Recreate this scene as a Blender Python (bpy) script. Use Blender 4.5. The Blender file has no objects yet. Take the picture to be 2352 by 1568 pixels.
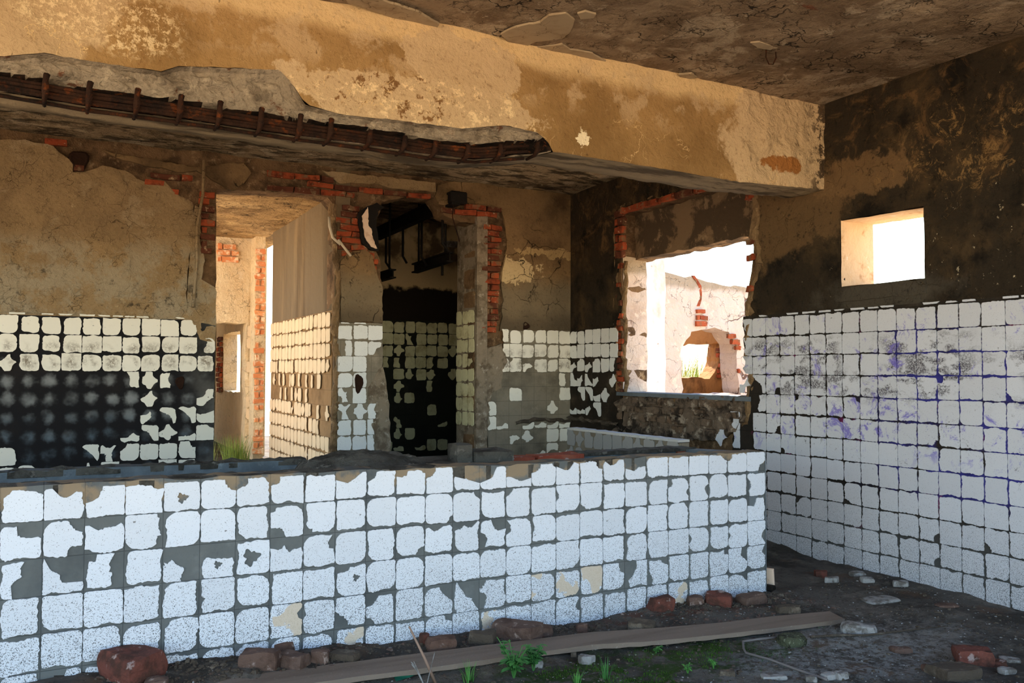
import bpy, bmesh, math, random
import numpy as np
from mathutils import Vector, Matrix, noise as mn
from mathutils.geometry import delaunay_2d_cdt

S = bpy.context.scene
C = S.collection
# ------------------------------------------------------------------ camera
CAM = np.array([0.1812, -3.9506, 1.3575])
FPX, YAW, PIT, ROL = 1968.2865, 0.4893, 0.0345, 0.0029
_c, _s = math.cos(YAW), math.sin(YAW)
FWD = np.array([_s*math.cos(PIT), _c*math.cos(PIT), math.sin(PIT)])
RT = np.array([_c, -_s, 0.0]); UP = np.cross(RT, FWD)
R2 = RT*math.cos(ROL)+UP*math.sin(ROL); U2 = -RT*math.sin(ROL)+UP*math.cos(ROL)
cam = bpy.data.cameras.new('camera'); cam.sensor_width = 36; cam.lens = FPX/2352*36
cam.clip_start = 0.05; cam.clip_end = 500
co = bpy.data.objects.new('camera', cam); C.objects.link(co)
m = Matrix.Identity(4)
for i in range(3):
    m[i][0] = R2[i]; m[i][1] = U2[i]; m[i][2] = -FWD[i]; m[i][3] = CAM[i]
co.matrix_world = m
S.camera = co
# ------------------------------------------------------------------ sky, sun, exposure
W = bpy.data.worlds.new('world'); S.world = W; W.use_nodes = True
wn = W.node_tree.nodes; wl = W.node_tree.links
sky = wn.new('ShaderNodeTexSky'); sky.sky_type = 'NISHITA'; sky.sun_disc = False
sky.sun_elevation = math.radians(54); sky.sun_rotation = math.radians(20)
sky.air_density = 1.5; sky.dust_density = 0.6; sky.ozone_density = 3.0
wl.new(sky.outputs[0], wn['Background'].inputs[0]); wn['Background'].inputs[1].default_value = 0.34
sl = bpy.data.lights.new('sun', 'SUN'); sl.energy = 12.0; sl.angle = math.radians(0.6); sl.color = (1.0, 0.93, 0.83)
so = bpy.data.objects.new('sun', sl); C.objects.link(so)
so.location = (3, 12, 12)
SUND = Vector((0.34*math.cos(math.radians(54)), 0.94*math.cos(math.radians(54)), math.sin(math.radians(54))))
so.rotation_euler = SUND.to_track_quat('Z', 'Y').to_euler()
S.view_settings.view_transform = 'Standard'; S.view_settings.look = 'None'
S.view_settings.exposure = 0.98; S.view_settings.gamma = 1.0
S.view_settings.use_curve_mapping = False
S.cycles.max_bounces = 10; S.cycles.diffuse_bounces = 6; S.cycles.sample_clamp_indirect = 8

XR, YB, ZC = 5.105, 3.95, 3.29
rnd = random.Random(7)

# ------------------------------------------------------------------ helpers
def P(u, v, ax, val):
    """point of the photograph's ray on a real plane of the room"""
    d = FWD*FPX + R2*(u-1176) - U2*(v-784)
    k = 'xyz'.index(ax)
    return CAM + d*(val-CAM[k])/d[k]
def pb(pts, Y=YB):            # pixels -> (x, z) on a plane facing the camera side
    return [(float(P(u, v, 'y', Y)[0]), float(P(u, v, 'y', Y)[2])) for u, v in pts]
def pr(pts, X=XR):            # pixels -> (-y, z) on a plane facing -X
    return [(-float(P(u, v, 'x', X)[1]), float(P(u, v, 'x', X)[2])) for u, v in pts]
def pz(pts, Z):
    return [(float(P(u, v, 'z', Z)[0]), float(P(u, v, 'z', Z)[1])) for u, v in pts]

def fr(o, a, b):
    a = Vector(a); b = Vector(b); n = a.cross(b)
    M = Matrix.Identity(4)
    for i in range(3):
        M[i][0] = a[i]; M[i][1] = b[i]; M[i][2] = n[i]; M[i][3] = o[i]
    return M
def FB(Y): return fr((0, Y, 0), (1, 0, 0), (0, 0, 1))        # faces -Y
def FR(X): return fr((X, 0, 0), (0, -1, 0), (0, 0, 1))       # faces -X, a = -y
def FL(X): return fr((X, 0, 0), (0, 1, 0), (0, 0, 1))        # faces +X, a = y
def FK(Y): return fr((0, Y, 0), (-1, 0, 0), (0, 0, 1))       # faces +Y, a = -x
def FC(Z): return fr((0, 0, Z), (1, 0, 0), (0, -1, 0))       # faces down, b = -y
def FF(Z): return fr((0, 0, Z), (1, 0, 0), (0, 1, 0))        # faces up

def link(name, me, mat=None, parent=None, label=None):
    o = bpy.data.objects.new(name, me); C.objects.link(o)
    if mat is not None and me is not None:
        for mm in (mat if isinstance(mat, (list, tuple)) else [mat]): me.materials.append(mm)
    if parent is not None: o.parent = parent
    if label: o['label'] = label
    return o
def tag(o, label, cat, group=None, kind=None):
    o['label'] = label; o['category'] = cat
    if group: o['group'] = group
    if kind: o['kind'] = kind
    return o
def struct(o, label, cat='wall'): return tag(o, label, cat, None, 'structure')
def mk(name, V, F, mat=None, parent=None, label=None, smooth=False):
    me = bpy.data.meshes.new(name); me.from_pydata([tuple(v) for v in V], [], F); me.update()
    if smooth:
        for p in me.polygons: p.use_smooth = True
    return link(name, me, mat, parent, label)

def inside(px, py, poly):
    x = np.array([p[0] for p in poly]); y = np.array([p[1] for p in poly])
    x2 = np.roll(x, -1); y2 = np.roll(y, -1)
    r = np.zeros(len(px), bool)
    for a, b, c, d in zip(x, y, x2, y2):
        if b == d: continue
        k = ((b > py) != (d > py)) & (px < (c-a)*(py-b)/(d-b)+a)
        r ^= k
    return r
def jag(poly, step=0.04, amp=0.008, seed=0, closed=True):
    r = random.Random(seed); out = []
    n = len(poly)
    for i in range(n if closed else n-1):
        a = poly[i]; b = poly[(i+1) % n]
        L = math.hypot(b[0]-a[0], b[1]-a[1]); k = max(1, int(L/step))
        for j in range(k):
            t = j/k + (r.uniform(-.3, .3)/k if j else 0)
            out.append((a[0]+(b[0]-a[0])*t+r.uniform(-amp, amp), a[1]+(b[1]-a[1])*t+r.uniform(-amp, amp)))
    if not closed: out.append(tuple(poly[-1]))
    return out
def slab(name, frame, outer, holes=(), t=0.03, h=0.12, amp=0.0, sc=3.0, mat=None, parent=None, label=None, seed=0, back=False, bmp=None):
    """relief plate: polygon in the frame's plane, front displaced by noise, thickness t behind it"""
    pts = [Vector(p) for p in outer]; edges = [(i, (i+1) % len(outer)) for i in range(len(outer))]
    loops = [list(range(len(outer)))]
    for H in holes:
        s = len(pts); pts += [Vector(p) for p in H]
        edges += [(s+i, s+(i+1) % len(H)) for i in range(len(H))]
        loops.append(list(range(s, s+len(H))))
    xs = [p[0] for p in outer]; ys = [p[1] for p in outer]
    if h:
        nx = int((max(xs)-min(xs))/h); ny = int((max(ys)-min(ys))/h)
        r = np.random.RandomState(seed+1)
        gx, gy = np.meshgrid((np.arange(nx)+.5)/max(nx, 1), (np.arange(ny)+.5)/max(ny, 1))
        gx = gx.ravel()*(max(xs)-min(xs))+min(xs)+r.uniform(-.25, .25, gx.size)*h
        gy = gy.ravel()*(max(ys)-min(ys))+min(ys)+r.uniform(-.25, .25, gy.size)*h
        ok = inside(gx, gy, outer)
        for H in holes: ok &= ~inside(gx, gy, H)
        pts += [Vector((x, y)) for x, y in zip(gx[ok], gy[ok])]
    V, E, F, ov, oe, of = delaunay_2d_cdt(pts, edges, [], 0, 1e-6, True)
    V = [(v[0], v[1]) for v in V]
    cx = np.array([sum(V[i][0] for i in f)/len(f) for f in F]); cy = np.array([sum(V[i][1] for i in f)/len(f) for f in F])
    ok = inside(cx, cy, outer)
    for H in holes: ok &= ~inside(cx, cy, H)
    F = [tuple(f) for f, k in zip(F, ok) if k]
    ec = {}
    for f in F:
        for i in range(len(f)):
            e = (f[i], f[(i+1) % len(f)]); ec[e] = 1
    be = [e for e in ec if (e[1], e[0]) not in ec]
    VV = []
    n = len(V)
    for v in V:
        z = 0
        if amp: z = amp*mn.fractal(Vector((v[0]*sc, v[1]*sc, seed*3.7)), 1.0, 2.0, 3)
        if bmp: z += bmp(v[0], v[1])
        VV.append((v[0], v[1], z))
    nf = len(F); FF2 = list(F)
    if back:
        VV += [(v[0], v[1], -t) for v in V]; FF2 += [tuple(reversed([i+n for i in f])) for f in F]
    smo = len(FF2)
    base = len(VV); idx = {}
    for a, b in be:
        for q in (a, b):
            if q not in idx:
                idx[q] = len(VV); VV.append(VV[q]); VV.append((V[q][0], V[q][1], -t))
        FF2.append((idx[a], idx[a]+1, idx[b]+1, idx[b]))
    me = bpy.data.meshes.new(name)
    M = frame
    me.from_pydata([tuple(M @ Vector(v)) for v in VV], [], FF2); me.update()
    for p in me.polygons:
        if p.index < nf and amp: p.use_smooth = True
    return link(name, me, mat, parent, label)

def box(name, lo, hi, mat=None, parent=None, label=None, bev=0.0, seg=1):
    bm = bmesh.new(); bmesh.ops.create_cube(bm, size=1)
    for v in bm.verts:
        v.co = Vector([lo[i]+(hi[i]-lo[i])*(v.co[i]+.5) for i in range(3)])
    if bev: bmesh.ops.bevel(bm, geom=bm.edges[:], offset=bev, segments=seg, affect='EDGES')
    me = bpy.data.meshes.new(name); bm.to_mesh(me); bm.free()
    return link(name, me, mat, parent, label)
def rough_box_mesh(name, sx, sy, sz, cuts=3, rnd_=0.25, amp=0.01, sc=14, seed=0, sphere=0.0):
    bm = bmesh.new(); bmesh.ops.create_cube(bm, size=2)
    bmesh.ops.subdivide_edges(bm, edges=bm.edges[:], cuts=cuts, use_grid_fill=True)
    off = Vector((seed*7.13, seed*3.1, seed*1.7))
    for v in bm.verts:
        p = v.co.copy(); q = p.normalized()*1.2
        k = sphere + rnd_*max(0, (p.length-1.0)/.73)
        p = p.lerp(q, min(1, k))
        w = Vector((p.x*sx/2, p.y*sy/2, p.z*sz/2))
        w += mn.noise_vector((w*sc)+off)*amp + mn.noise_vector((w*sc*.35)+off)*amp*2.0
        v.co = w
    me = bpy.data.meshes.new(name); bm.to_mesh(me); bm.free()
    for p in me.polygons: p.use_smooth = sphere > .3
    return me
def tube_data(pts, r, n=6, V=None, F=None):
    V = [] if V is None else V; F = [] if F is None else F
    pts = [Vector(p) for p in pts]; rings = []
    for i, p in enumerate(pts):
        d = (pts[min(i+1, len(pts)-1)]-pts[max(i-1, 0)]).normalized()
        u = d.orthogonal().normalized(); w = d.cross(u)
        if i:
            u = (pu-d*pu.dot(d)).normalized(); w = d.cross(u)
        pu = u
        rr = r[i] if isinstance(r, (list, tuple)) else r
        rings.append(len(V))
        for k in range(n):
            a = 2*math.pi*k/n; V.append(tuple(p+(u*math.cos(a)+w*math.sin(a))*rr))
    for a, b in zip(rings, rings[1:]):
        for k in range(n): F.append((a+k, a+(k+1) % n, b+(k+1) % n, b+k))
    F.append(tuple(reversed(range(rings[0], rings[0]+n)))); F.append(tuple(range(rings[-1], rings[-1]+n)))
    return V, F
def tube(name, pts, r, mat, parent=None, label=None, n=6):
    V, F = tube_data(pts, r, n); return mk(name, V, F, mat, parent, label, True)

# ------------------------------------------------------------------ materials
def srgb(r, g, b):
    f = lambda c: (c/255/12.92 if c/255 <= .04045 else ((c/255+.055)/1.055)**2.4)
    return (f(r), f(g), f(b), 1)
class Mt:
    def __init__(s, name, base, rough=0.9, spec=0.2):
        s.m = bpy.data.materials.new(name); s.m.use_nodes = True
        s.t = s.m.node_tree; s.n = s.t.nodes; s.l = s.t.links
        s.b = s.n['Principled BSDF']; s.b.inputs['Roughness'].default_value = rough
        s.b.inputs['Specular IOR Level'].default_value = spec
        g = s.n.new('ShaderNodeNewGeometry'); s.pos = g.outputs['Position']
        r = s.n.new('ShaderNodeRGB'); r.outputs[0].default_value = base; s.c = r.outputs[0]
        s.sep = None; s.h = None
    def math(s, op, a, b=0.0, c=None, clamp=False):
        n = s.n.new('ShaderNodeMath'); n.operation = op; n.use_clamp = clamp
        for i, x in enumerate([a, b] + ([c] if c is not None else [])):
            if hasattr(x, 'node'): s.l.new(x, n.inputs[i])
            else: n.inputs[i].default_value = x
        return n.outputs[0]
    def noise(s, scale, detail=5, rough=.6, dist=0.0, off=(0, 0, 0), stretch=(1, 1, 1)):
        mp = s.n.new('ShaderNodeMapping'); s.l.new(s.pos, mp.inputs[0])
        mp.inputs['Location'].default_value = off; mp.inputs['Scale'].default_value = stretch
        n = s.n.new('ShaderNodeTexNoise'); s.l.new(mp.outputs[0], n.inputs['Vector'])
        n.inputs['Scale'].default_value = scale; n.inputs['Detail'].default_value = detail
        n.inputs['Roughness'].default_value = rough; n.inputs['Distortion'].default_value = dist
        return n.outputs[0]
    def ramp(s, f, lo, hi):
        n = s.n.new('ShaderNodeMapRange'); n.interpolation_type = 'SMOOTHSTEP'
        s.l.new(f, n.inputs[0]); n.inputs[1].default_value = lo; n.inputs[2].default_value = hi
        return n.outputs[0]
    def vor(s, scale, feature='DISTANCE_TO_EDGE', dist=.15, off=(0, 0, 0)):
        nz = s.n.new('ShaderNodeTexNoise'); s.l.new(s.pos, nz.inputs['Vector']); nz.inputs['Scale'].default_value = scale*1.3; nz.inputs['Detail'].default_value = 4
        v = s.n.new('ShaderNodeVectorMath'); v.operation = 'SCALE'; s.l.new(nz.outputs['Color'], v.inputs[0]); v.inputs[3].default_value = dist
        a = s.n.new('ShaderNodeVectorMath'); a.operation = 'ADD'; s.l.new(s.pos, a.inputs[0]); s.l.new(v.outputs[0], a.inputs[1])
        a2 = s.n.new('ShaderNodeVectorMath'); a2.operation = 'ADD'; s.l.new(a.outputs[0], a2.inputs[0]); a2.inputs[1].default_value = off
        n = s.n.new('ShaderNodeTexVoronoi'); n.feature = feature; n.inputs['Scale'].default_value = scale
        s.l.new(a2.outputs[0], n.inputs['Vector'])
        return n.outputs['Distance']
    def axis(s, k):
        if s.sep is None:
            s.sep = s.n.new('ShaderNodeSeparateXYZ'); s.l.new(s.pos, s.sep.inputs[0])
        return s.sep.outputs['XYZ'.index(k)]
    def band(s, k, lo, hi, soft=.05, nz=0.0, nsc=4):
        x = s.axis(k)
        if nz: x = s.math('ADD', x, s.math('MULTIPLY', s.math('SUBTRACT', s.noise(nsc), .5), nz*2))
        a = s.ramp(x, lo-soft, lo+soft); b = s.ramp(x, hi-soft, hi+soft)
        return s.math('SUBTRACT', a, b, clamp=True)
    def blob(s, c, r, nz=.5, nsc=5, soft=.25, off=(0, 0, 0), ndet=6):
        v = s.n.new('ShaderNodeVectorMath'); v.operation = 'SUBTRACT'; s.l.new(s.pos, v.inputs[0]); v.inputs[1].default_value = c
        d = s.n.new('ShaderNodeVectorMath'); d.operation = 'DIVIDE'; s.l.new(v.outputs[0], d.inputs[0]); d.inputs[1].default_value = r
        L = s.n.new('ShaderNodeVectorMath'); L.operation = 'LENGTH'; s.l.new(d.outputs[0], L.inputs[0])
        x = s.math('ADD', L.outputs['Value'], s.math('MULTIPLY', s.math('SUBTRACT', s.noise(nsc, ndet, .65, 0, off), .5), nz*4))
        return s.math('SUBTRACT', 1.0, s.ramp(x, 1-soft, 1+soft))
    def mul(s, a, b): return s.math('MULTIPLY', a, b)
    def mix(s, col, fac, amt=1.0, mode='MIX'):
        n = s.n.new('ShaderNodeMix'); n.data_type = 'RGBA'; n.blend_type = mode
        if hasattr(fac, 'node'):
            s.l.new(s.math('MULTIPLY', fac, amt) if amt != 1 else fac, n.inputs[0])
        else: n.inputs[0].default_value = fac*amt
        s.l.new(s.c, n.inputs[6])
        if hasattr(col, 'node'): s.l.new(col, n.inputs[7])
        else: n.inputs[7].default_value = col
        s.c = n.outputs[2]; return s
    def lay(s, col, scale, lo, hi, detail=6, rough=.65, amt=1.0, off=(0, 0, 0), dist=0.0, stretch=(1, 1, 1)):
        return s.mix(col, s.ramp(s.noise(scale, detail, rough, dist, off, stretch), lo, hi), amt)
    def rand(s):
        n = s.n.new('ShaderNodeObjectInfo'); return n.outputs['Random']
    def hadd(s, f, a):
        x = s.math('MULTIPLY', f, a); s.h = x if s.h is None else s.math('ADD', s.h, x); return s
    def done(s, strength=.6, dist=.02):
        s.l.new(s.c, s.b.inputs['Base Color'])
        if s.h is not None:
            b = s.n.new('ShaderNodeBump'); b.inputs['Strength'].default_value = strength; b.inputs['Distance'].default_value = dist
            s.l.new(s.h, b.inputs['Height']); s.l.new(b.outputs[0], s.b.inputs['Normal'])
        return s.m

def pit_dirt_shade(s, dark, a=.5, sc=38):  # dark specks: dirt, and the shade of small relief put into the colour
    s.lay(dark, sc, .56, .7, 6, .7, a, (3, 9, 4)); s.lay(dark, sc*2.6, .6, .7, 4, .7, a*.7, (1, 2, 8)); s.lay(dark, sc*.3, .58, .66, 8, .75, a*.6, (6, 2, 2))
def crack(s, scale, w, col, amt=.8, dist=.3, gate=None, off=(0, 0, 0)):
    v = s.vor(scale, dist=dist, off=off); k = s.math('SUBTRACT', 1.0, s.ramp(v, w*.3, w))
    g = s.ramp(s.noise(scale*.8, 3, .5, 0, (3, 8, 1)), .48, .6)
    k = s.mul(k, g)
    if gate is not None: k = s.mul(k, gate)
    s.mix(col, k, amt); s.hadd(k, -.7)

s = Mt('red brick', srgb(128, 54, 32))
s.mix(srgb(172, 84, 50), s.rand(), .8); s.mix(srgb(84, 52, 38), s.ramp(s.rand(), .38, .3), .85); s.lay(srgb(70, 36, 24), 9, .45, .7, amt=.9); s.lay(srgb(120, 96, 70), 11, .53, .64, amt=.85, off=(4, 4, 4)); s.lay(srgb(205, 175, 140), 22, .6, .7, amt=.7)
s.hadd(s.noise(60, 6), 1); BRICK = s.done(.5, .008)
s = Mt('sooty brick', srgb(112, 96, 82))
s.mix(srgb(112, 88, 68), s.rand(), .7); s.lay(srgb(44, 36, 30), 7, .47, .62, amt=.9); s.lay(srgb(176, 160, 142), 10, .55, .64, amt=.7); s.hadd(s.noise(40, 7), 1); BRICKD = s.done(.9, .02)
s = Mt('brick masonry mortar', srgb(128, 100, 72))
s.lay(srgb(60, 44, 30), 4, .45, .65, amt=.8); s.lay(srgb(178, 150, 115), 11, .55, .7, amt=.7); s.hadd(s.noise(20, 8), 1).hadd(s.noise(80, 4), .3); MASON = s.done(1, .03)

def tan_plaster(name, base, dark, light):
    s = Mt(name, base)
    s.lay(dark, 1.6, .45, .75, amt=.7); s.lay(light, 3.2, .55, .66, amt=.5); s.lay(dark, 14, .55, .8, amt=.45)
    crack(s, 4.2, .010, srgb(84, 64, 42), .6); crack(s, 11, .02, srgb(96, 74, 50), .45, .2)
    pit_dirt_shade(s, dark, .6); s.hadd(s.noise(5, 8, .62), 1.6).hadd(s.noise(22, 7, .7), .9)
    return s
s = tan_plaster('tan rough plaster', srgb(172, 144, 106), srgb(124, 100, 72), srgb(202, 178, 142))
low = s.band('Z', 1.75, 2.45, .1, .25, 3)
s.mix(srgb(180, 164, 138), s.mul(low, s.ramp(s.noise(3, 8, .75), .44, .56)), .85)
s.mix(srgb(70, 62, 52), s.mul(s.band('Z', 1.8, 2.25, .1, .1), s.ramp(s.noise(9, 8, .75), .57, .66)), .7)
s.lay(srgb(205, 178, 138), 6, .64, .68, amt=.6, off=(4, 1, 2)); PL_TAN = s.done(1, .035)

s = Mt('smoky brown plaster', srgb(132, 106, 74))
s.lay(srgb(58, 42, 28), 1.5, .4, .7, amt=.75); s.lay(srgb(146, 116, 78), 4, .56, .7, amt=.6)
s.mix(srgb(124, 112, 92), s.band('Z', 1.7, 2.3, .15, .2, 2), .65)
s.mix(srgb(52, 42, 32), s.band('Z', 1.7, 1.95, .1, .1, 2), .5)
s.mix(srgb(205, 180, 138), s.blob((4.42, 3.95, 2.42), (.3, .3, .12), .75, 9, .08), .95)
s.mix(srgb(190, 160, 112), s.blob((4.9, 3.95, 2.62), (.4, .3, .05), .9, 9, .06), .7)
crack(s, 3.2, .012, srgb(30, 22, 14), .8); pit_dirt_shade(s, srgb(48, 36, 24), .6); s.hadd(s.noise(4, 8), 1).hadd(s.noise(30, 6), .3); PL_SMOKE = s.done(.9, .025)

s = Mt('soot blackened plaster', srgb(46, 38, 28))
s.lay(srgb(86, 68, 44), 2.0, .47, .7, amt=.75); s.lay(srgb(12, 9, 6), 2.8, .5, .66, amt=.85, off=(2, 5, 1))
up = s.band('Z', 2.58, 3.6, .12, .25, 3)
s.mix(srgb(112, 84, 52), s.mul(up, s.ramp(s.noise(4.5, 10, .75, 1.2), .5, .64)), .6)
s.mix(srgb(108, 84, 56), s.blob((5.1, .95, 2.55), (.5, .65, .3), .55, 4, .15), .8)
s.mix(srgb(118, 92, 62), s.blob((5.1, .2, 2.72), (.5, .42, .14), .6, 6, .12), .8)
s.mix(srgb(150, 118, 74), s.mul(s.blob((5.1, -.62, 2.75), (.5, .5, .28), .5, 5, .3), s.ramp(s.noise(9, 10, .8, 1), .52, .6)), .7)
s.mix(srgb(195, 180, 150), s.mul(s.blob((5.1, -.75, 2.15), (.5, .5, .35), .4, 4, .3), s.ramp(s.noise(22, 6, .7), .64, .68)), .9)
s.mix(srgb(175, 160, 135), s.ramp(s.noise(26, 4, .6, 0, (7, 3, 2)), .72, .75), .6)
s.mix(srgb(84, 78, 68), s.blob((5.1, 0, 1.9), (.5, .5, .12), .5, 5, .4), .7)
crack(s, 4, .01, srgb(120, 95, 62), .25); pit_dirt_shade(s, srgb(14, 11, 8), .7, 24); s.hadd(s.noise(4, 10, .65), 1.2).hadd(s.noise(24, 6), .4); PL_SOOT = s.done(1, .03)

# beds behind the tiles
s = Mt('dark tile bed', srgb(28, 27, 29))
s.lay(srgb(50, 42, 38), 2, .5, .8, amt=.6)
def cellmask(s, ka, kb, oa, ob, rad0, rad1, sz=.15):
    a = s.math('SUBTRACT', s.math('FRACT', s.math('DIVIDE', s.math('SUBTRACT', s.axis(ka), oa), sz)), .5)
    b = s.math('SUBTRACT', s.math('FRACT', s.math('DIVIDE', s.math('SUBTRACT', s.axis(kb), ob), sz)), .5)
    d = s.math('SQRT', s.math('ADD', s.math('MULTIPLY', a, a), s.math('MULTIPLY', b, b)))
    d = s.math('ADD', d, s.math('MULTIPLY', s.math('SUBTRACT', s.noise(9, 4), .5), .9))
    return s.math('SUBTRACT', 1.0, s.ramp(d, rad0, rad1)), a, b
cm, a_, b_ = cellmask(s, 'X', 'Z', 1.421, 1.795, .02, .45)
s.mix(srgb(150, 152, 152), s.mul(s.mul(cm, s.ramp(s.noise(2.6, 4, .6), .36, .6)), s.band('Z', .9, 1.45, .2)), .75)
s.mix(srgb(110, 124, 134), s.mul(s.mul(cm, s.ramp(s.noise(4, 4, .6), .38, .66)), s.band('Z', .3, .95, .2)), .7)
s.mix(srgb(100, 98, 94), s.mul(s.ramp(s.axis('X'), 1.1, 1.4), s.ramp(s.noise(3, 5), .35, .7)), .8)
s.hadd(s.noise(12, 8), 1).hadd(s.noise(70, 4), .3); BED_DARK = s.done(.5, .01)
def bed(name, base, dark, light, a='X', oa=0, ob=.75):
    s = Mt(name, base); s.lay(dark, 2.2, .42, .7, amt=.8); s.lay(light, 3.5, .55, .72, amt=.6, off=(1, 2, 3)); s.lay(dark, 30, .5, .8, amt=.3)
    g = s.math('ABSOLUTE', s.math('SUBTRACT', s.math('FRACT', s.math('DIVIDE', s.math('SUBTRACT', s.axis(a), oa), .15)), .5))
    g2 = s.math('ABSOLUTE', s.math('SUBTRACT', s.math('FRACT', s.math('DIVIDE', s.math('SUBTRACT', s.axis('Z'), ob), .15)), .5))
    gm = s.math('MAXIMUM', s.ramp(g, .485, .5), s.ramp(g2, .485, .5))
    s.mix(dark, gm, .8); s.hadd(gm, -1); s.hadd(s.noise(14, 8), 1).hadd(s.noise(90, 4), .35)
    return s
s = bed('grey tile bed', srgb(104, 108, 108), srgb(76, 80, 82), srgb(128, 132, 132))
s.mix(srgb(146, 128, 104), s.mul(s.band('Z', .80, 1.2, .012, .03, 9), s.ramp(s.noise(5, 6, .6), .4, .5)), .9)
BED_GREY = s.done(.5, .01)
BED_MID = bed('grey brown tile bed', srgb(132, 122, 106), srgb(86, 80, 68), srgb(160, 150, 132), 'X', 5.105, 1.795).done(.5, .01)
s = bed('stained dark tile bed', srgb(44, 38, 32), srgb(22, 20, 18), srgb(74, 66, 58), 'Y', 1.196, 1.784)
pm = s.mul(s.ramp(s.math('MULTIPLY', s.axis('Y'), -1.0), -.3, .35), s.band('Z', .55, 1.65, .1, .1))
s.mix(srgb(56, 56, 140), s.mul(pm, s.ramp(s.noise(3, 5, .6, 0, (2, 2, 2)), .38, .52)), .85)
s.mix(srgb(110, 30, 80), s.ramp(s.noise(3.4, 5, .6, 0, (9, 2, 7)), .62, .68), .8)
s.mix(srgb(86, 88, 88), s.math('SUBTRACT', 1.0, s.ramp(s.axis('Z'), .1, .6)), .7)
BED_RIGHT = s.done(.5, .01)
BED_SOOT = bed('black brown tile bed', srgb(46, 38, 30), srgb(20, 16, 12), srgb(88, 76, 60), 'Y', 3.95, 1.795).done(.6, .015)
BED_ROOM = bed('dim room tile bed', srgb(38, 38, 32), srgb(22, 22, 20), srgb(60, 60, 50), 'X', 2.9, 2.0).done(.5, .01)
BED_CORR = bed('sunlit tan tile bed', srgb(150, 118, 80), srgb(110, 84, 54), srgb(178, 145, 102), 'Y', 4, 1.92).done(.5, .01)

def tilemat(name, base, spk=0.0, spkz=(0, .8), col=srgb(48, 52, 58)):
    s = Mt(name, base, .35, .4)
    s.mix((base[0]*.82, base[1]*.82, base[2]*.82, 1), s.rand(), .5)
    s.lay(srgb(170, 155, 130), 5, .66, .74, amt=.45); s.lay((base[0]*.7, base[1]*.7, base[2]*.72, 1), 12, .55, .8, amt=.3)
    s.mix(srgb(60, 55, 50), s.ramp(s.noise(45, 3, .6), .7, .74), .7)
    if spk:
        z = s.math('SUBTRACT', 1.0, s.ramp(s.axis('Z'), spkz[0], spkz[1]))
        k = s.ramp(s.math('ADD', s.noise(230, 4, .65), s.math('MULTIPLY', z, spk)), .63, .68)
        s.mix(col, k, .85)
    s.hadd(s.noise(60, 5), .2).hadd(s.noise(8, 3), 1.0)
    return s
s = tilemat('white tile speckled with soot', srgb(222, 228, 238), .13, (-.1, .8)); T_FRONT = s.done(.3, .006)
s = tilemat('white tile with paint smears', srgb(206, 208, 216), .12, (-.1, .75))
cm, a_, b_ = cellmask(s, 'Y', 'Z', 1.196, 1.784, .05, .5, .148)
zz = s.band('Z', 1.17, 1.6, .05, .05, 3)
sm = s.mul(s.mul(s.mul(s.ramp(s.noise(7, 6, .65, .3, (0, 0, 0), (1, 1, 1.6)), .47, .56), zz), s.ramp(s.noise(90, 6, .8), .40, .55)), s.ramp(s.noise(2.2, 2), .4, .55))
s.mix(srgb(58, 52, 62), sm, .95)
s.mix(srgb(108, 96, 190), s.mul(s.band('Z', .8, 1.75, .1), s.ramp(s.noise(5, 9, .8, .6, (3, 3, 9)), .555, .62)), .85)
s.mix(srgb(40, 38, 40), s.mul(s.band('Z', .7, 1.5, .1), s.ramp(s.noise(9, 9, .85, 1.0, (8, 1, 4)), .60, .63)), .9)
s.mix(srgb(200, 60, 130), s.ramp(s.noise(5.5, 6, .7, .8, (1, 6, 2)), .735, .75), .7)
T_RIGHT = s.done(.3, .006)
s = tilemat('white tile with brown scorching', srgb(236, 230, 216), .0)
cm, a_, b_ = cellmask(s, 'X', 'Z', 1.421, 1.79, .1, .52)
k = s.mul(s.band('Z', 1.36, 1.57, .06, .02), s.ramp(s.noise(60, 6, .8), .38, .56))
s.mix(srgb(104, 86, 62), s.mul(s.mul(k, cm), s.ramp(s.noise(5, 3), .38, .56)), .9); T_BACK = s.done(.3, .006)
T_PIER = tilemat('white tile stained', srgb(228, 228, 226), .04, (.1, .9), srgb(90, 85, 78)).done(.3, .006)
s = tilemat('yellowed dirty tile', srgb(214, 208, 168), .0); s.lay(srgb(150, 132, 88), 7, .45, .7, amt=.7)
T_ROOM = s.done(.3, .006)
T_CORR = tilemat('cream tile in corridor', srgb(226, 200, 162), .0).done(.3, .006)

# ceiling and beam
def flaky(name, base, dark, light, rust):
    s = Mt(name, base)
    s.lay(dark, 1.1, .42, .62, amt=.8, dist=.4); s.lay(light, 2.6, .54, .62, amt=.55, dist=.6, off=(5, 1, 0)); s.lay(dark, 6, .52, .6, amt=.5, off=(0, 7, 1))
    s.lay(rust, 2.2, .66, .7, amt=.7, off=(8, 8, 8), stretch=(.5, 1.6, 1)); crack(s, 3.4, .02, srgb(24, 16, 10), .9, .5)
    crack(s, 9, .03, srgb(24, 16, 10), .6, .2)
    pit_dirt_shade(s, dark, .7, 26); s.lay(light, 9, .58, .64, 8, .75, .6, (9, 3, 1), .5)
    s.hadd(s.noise(3.5, 9, .65, .4), 2.0).hadd(s.noise(22, 7), .6).hadd(s.noise(90, 4), .2)
    return s
s = flaky('flaking brown ceiling plaster', srgb(176, 152, 124), srgb(112, 90, 68), srgb(208, 188, 160), srgb(120, 50, 24)); CEIL_F = s.done(1, .05)
s = flaky('peeling rear ceiling plaster', srgb(178, 156, 126), srgb(86, 70, 50), srgb(222, 204, 174), srgb(96, 38, 20))
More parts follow.
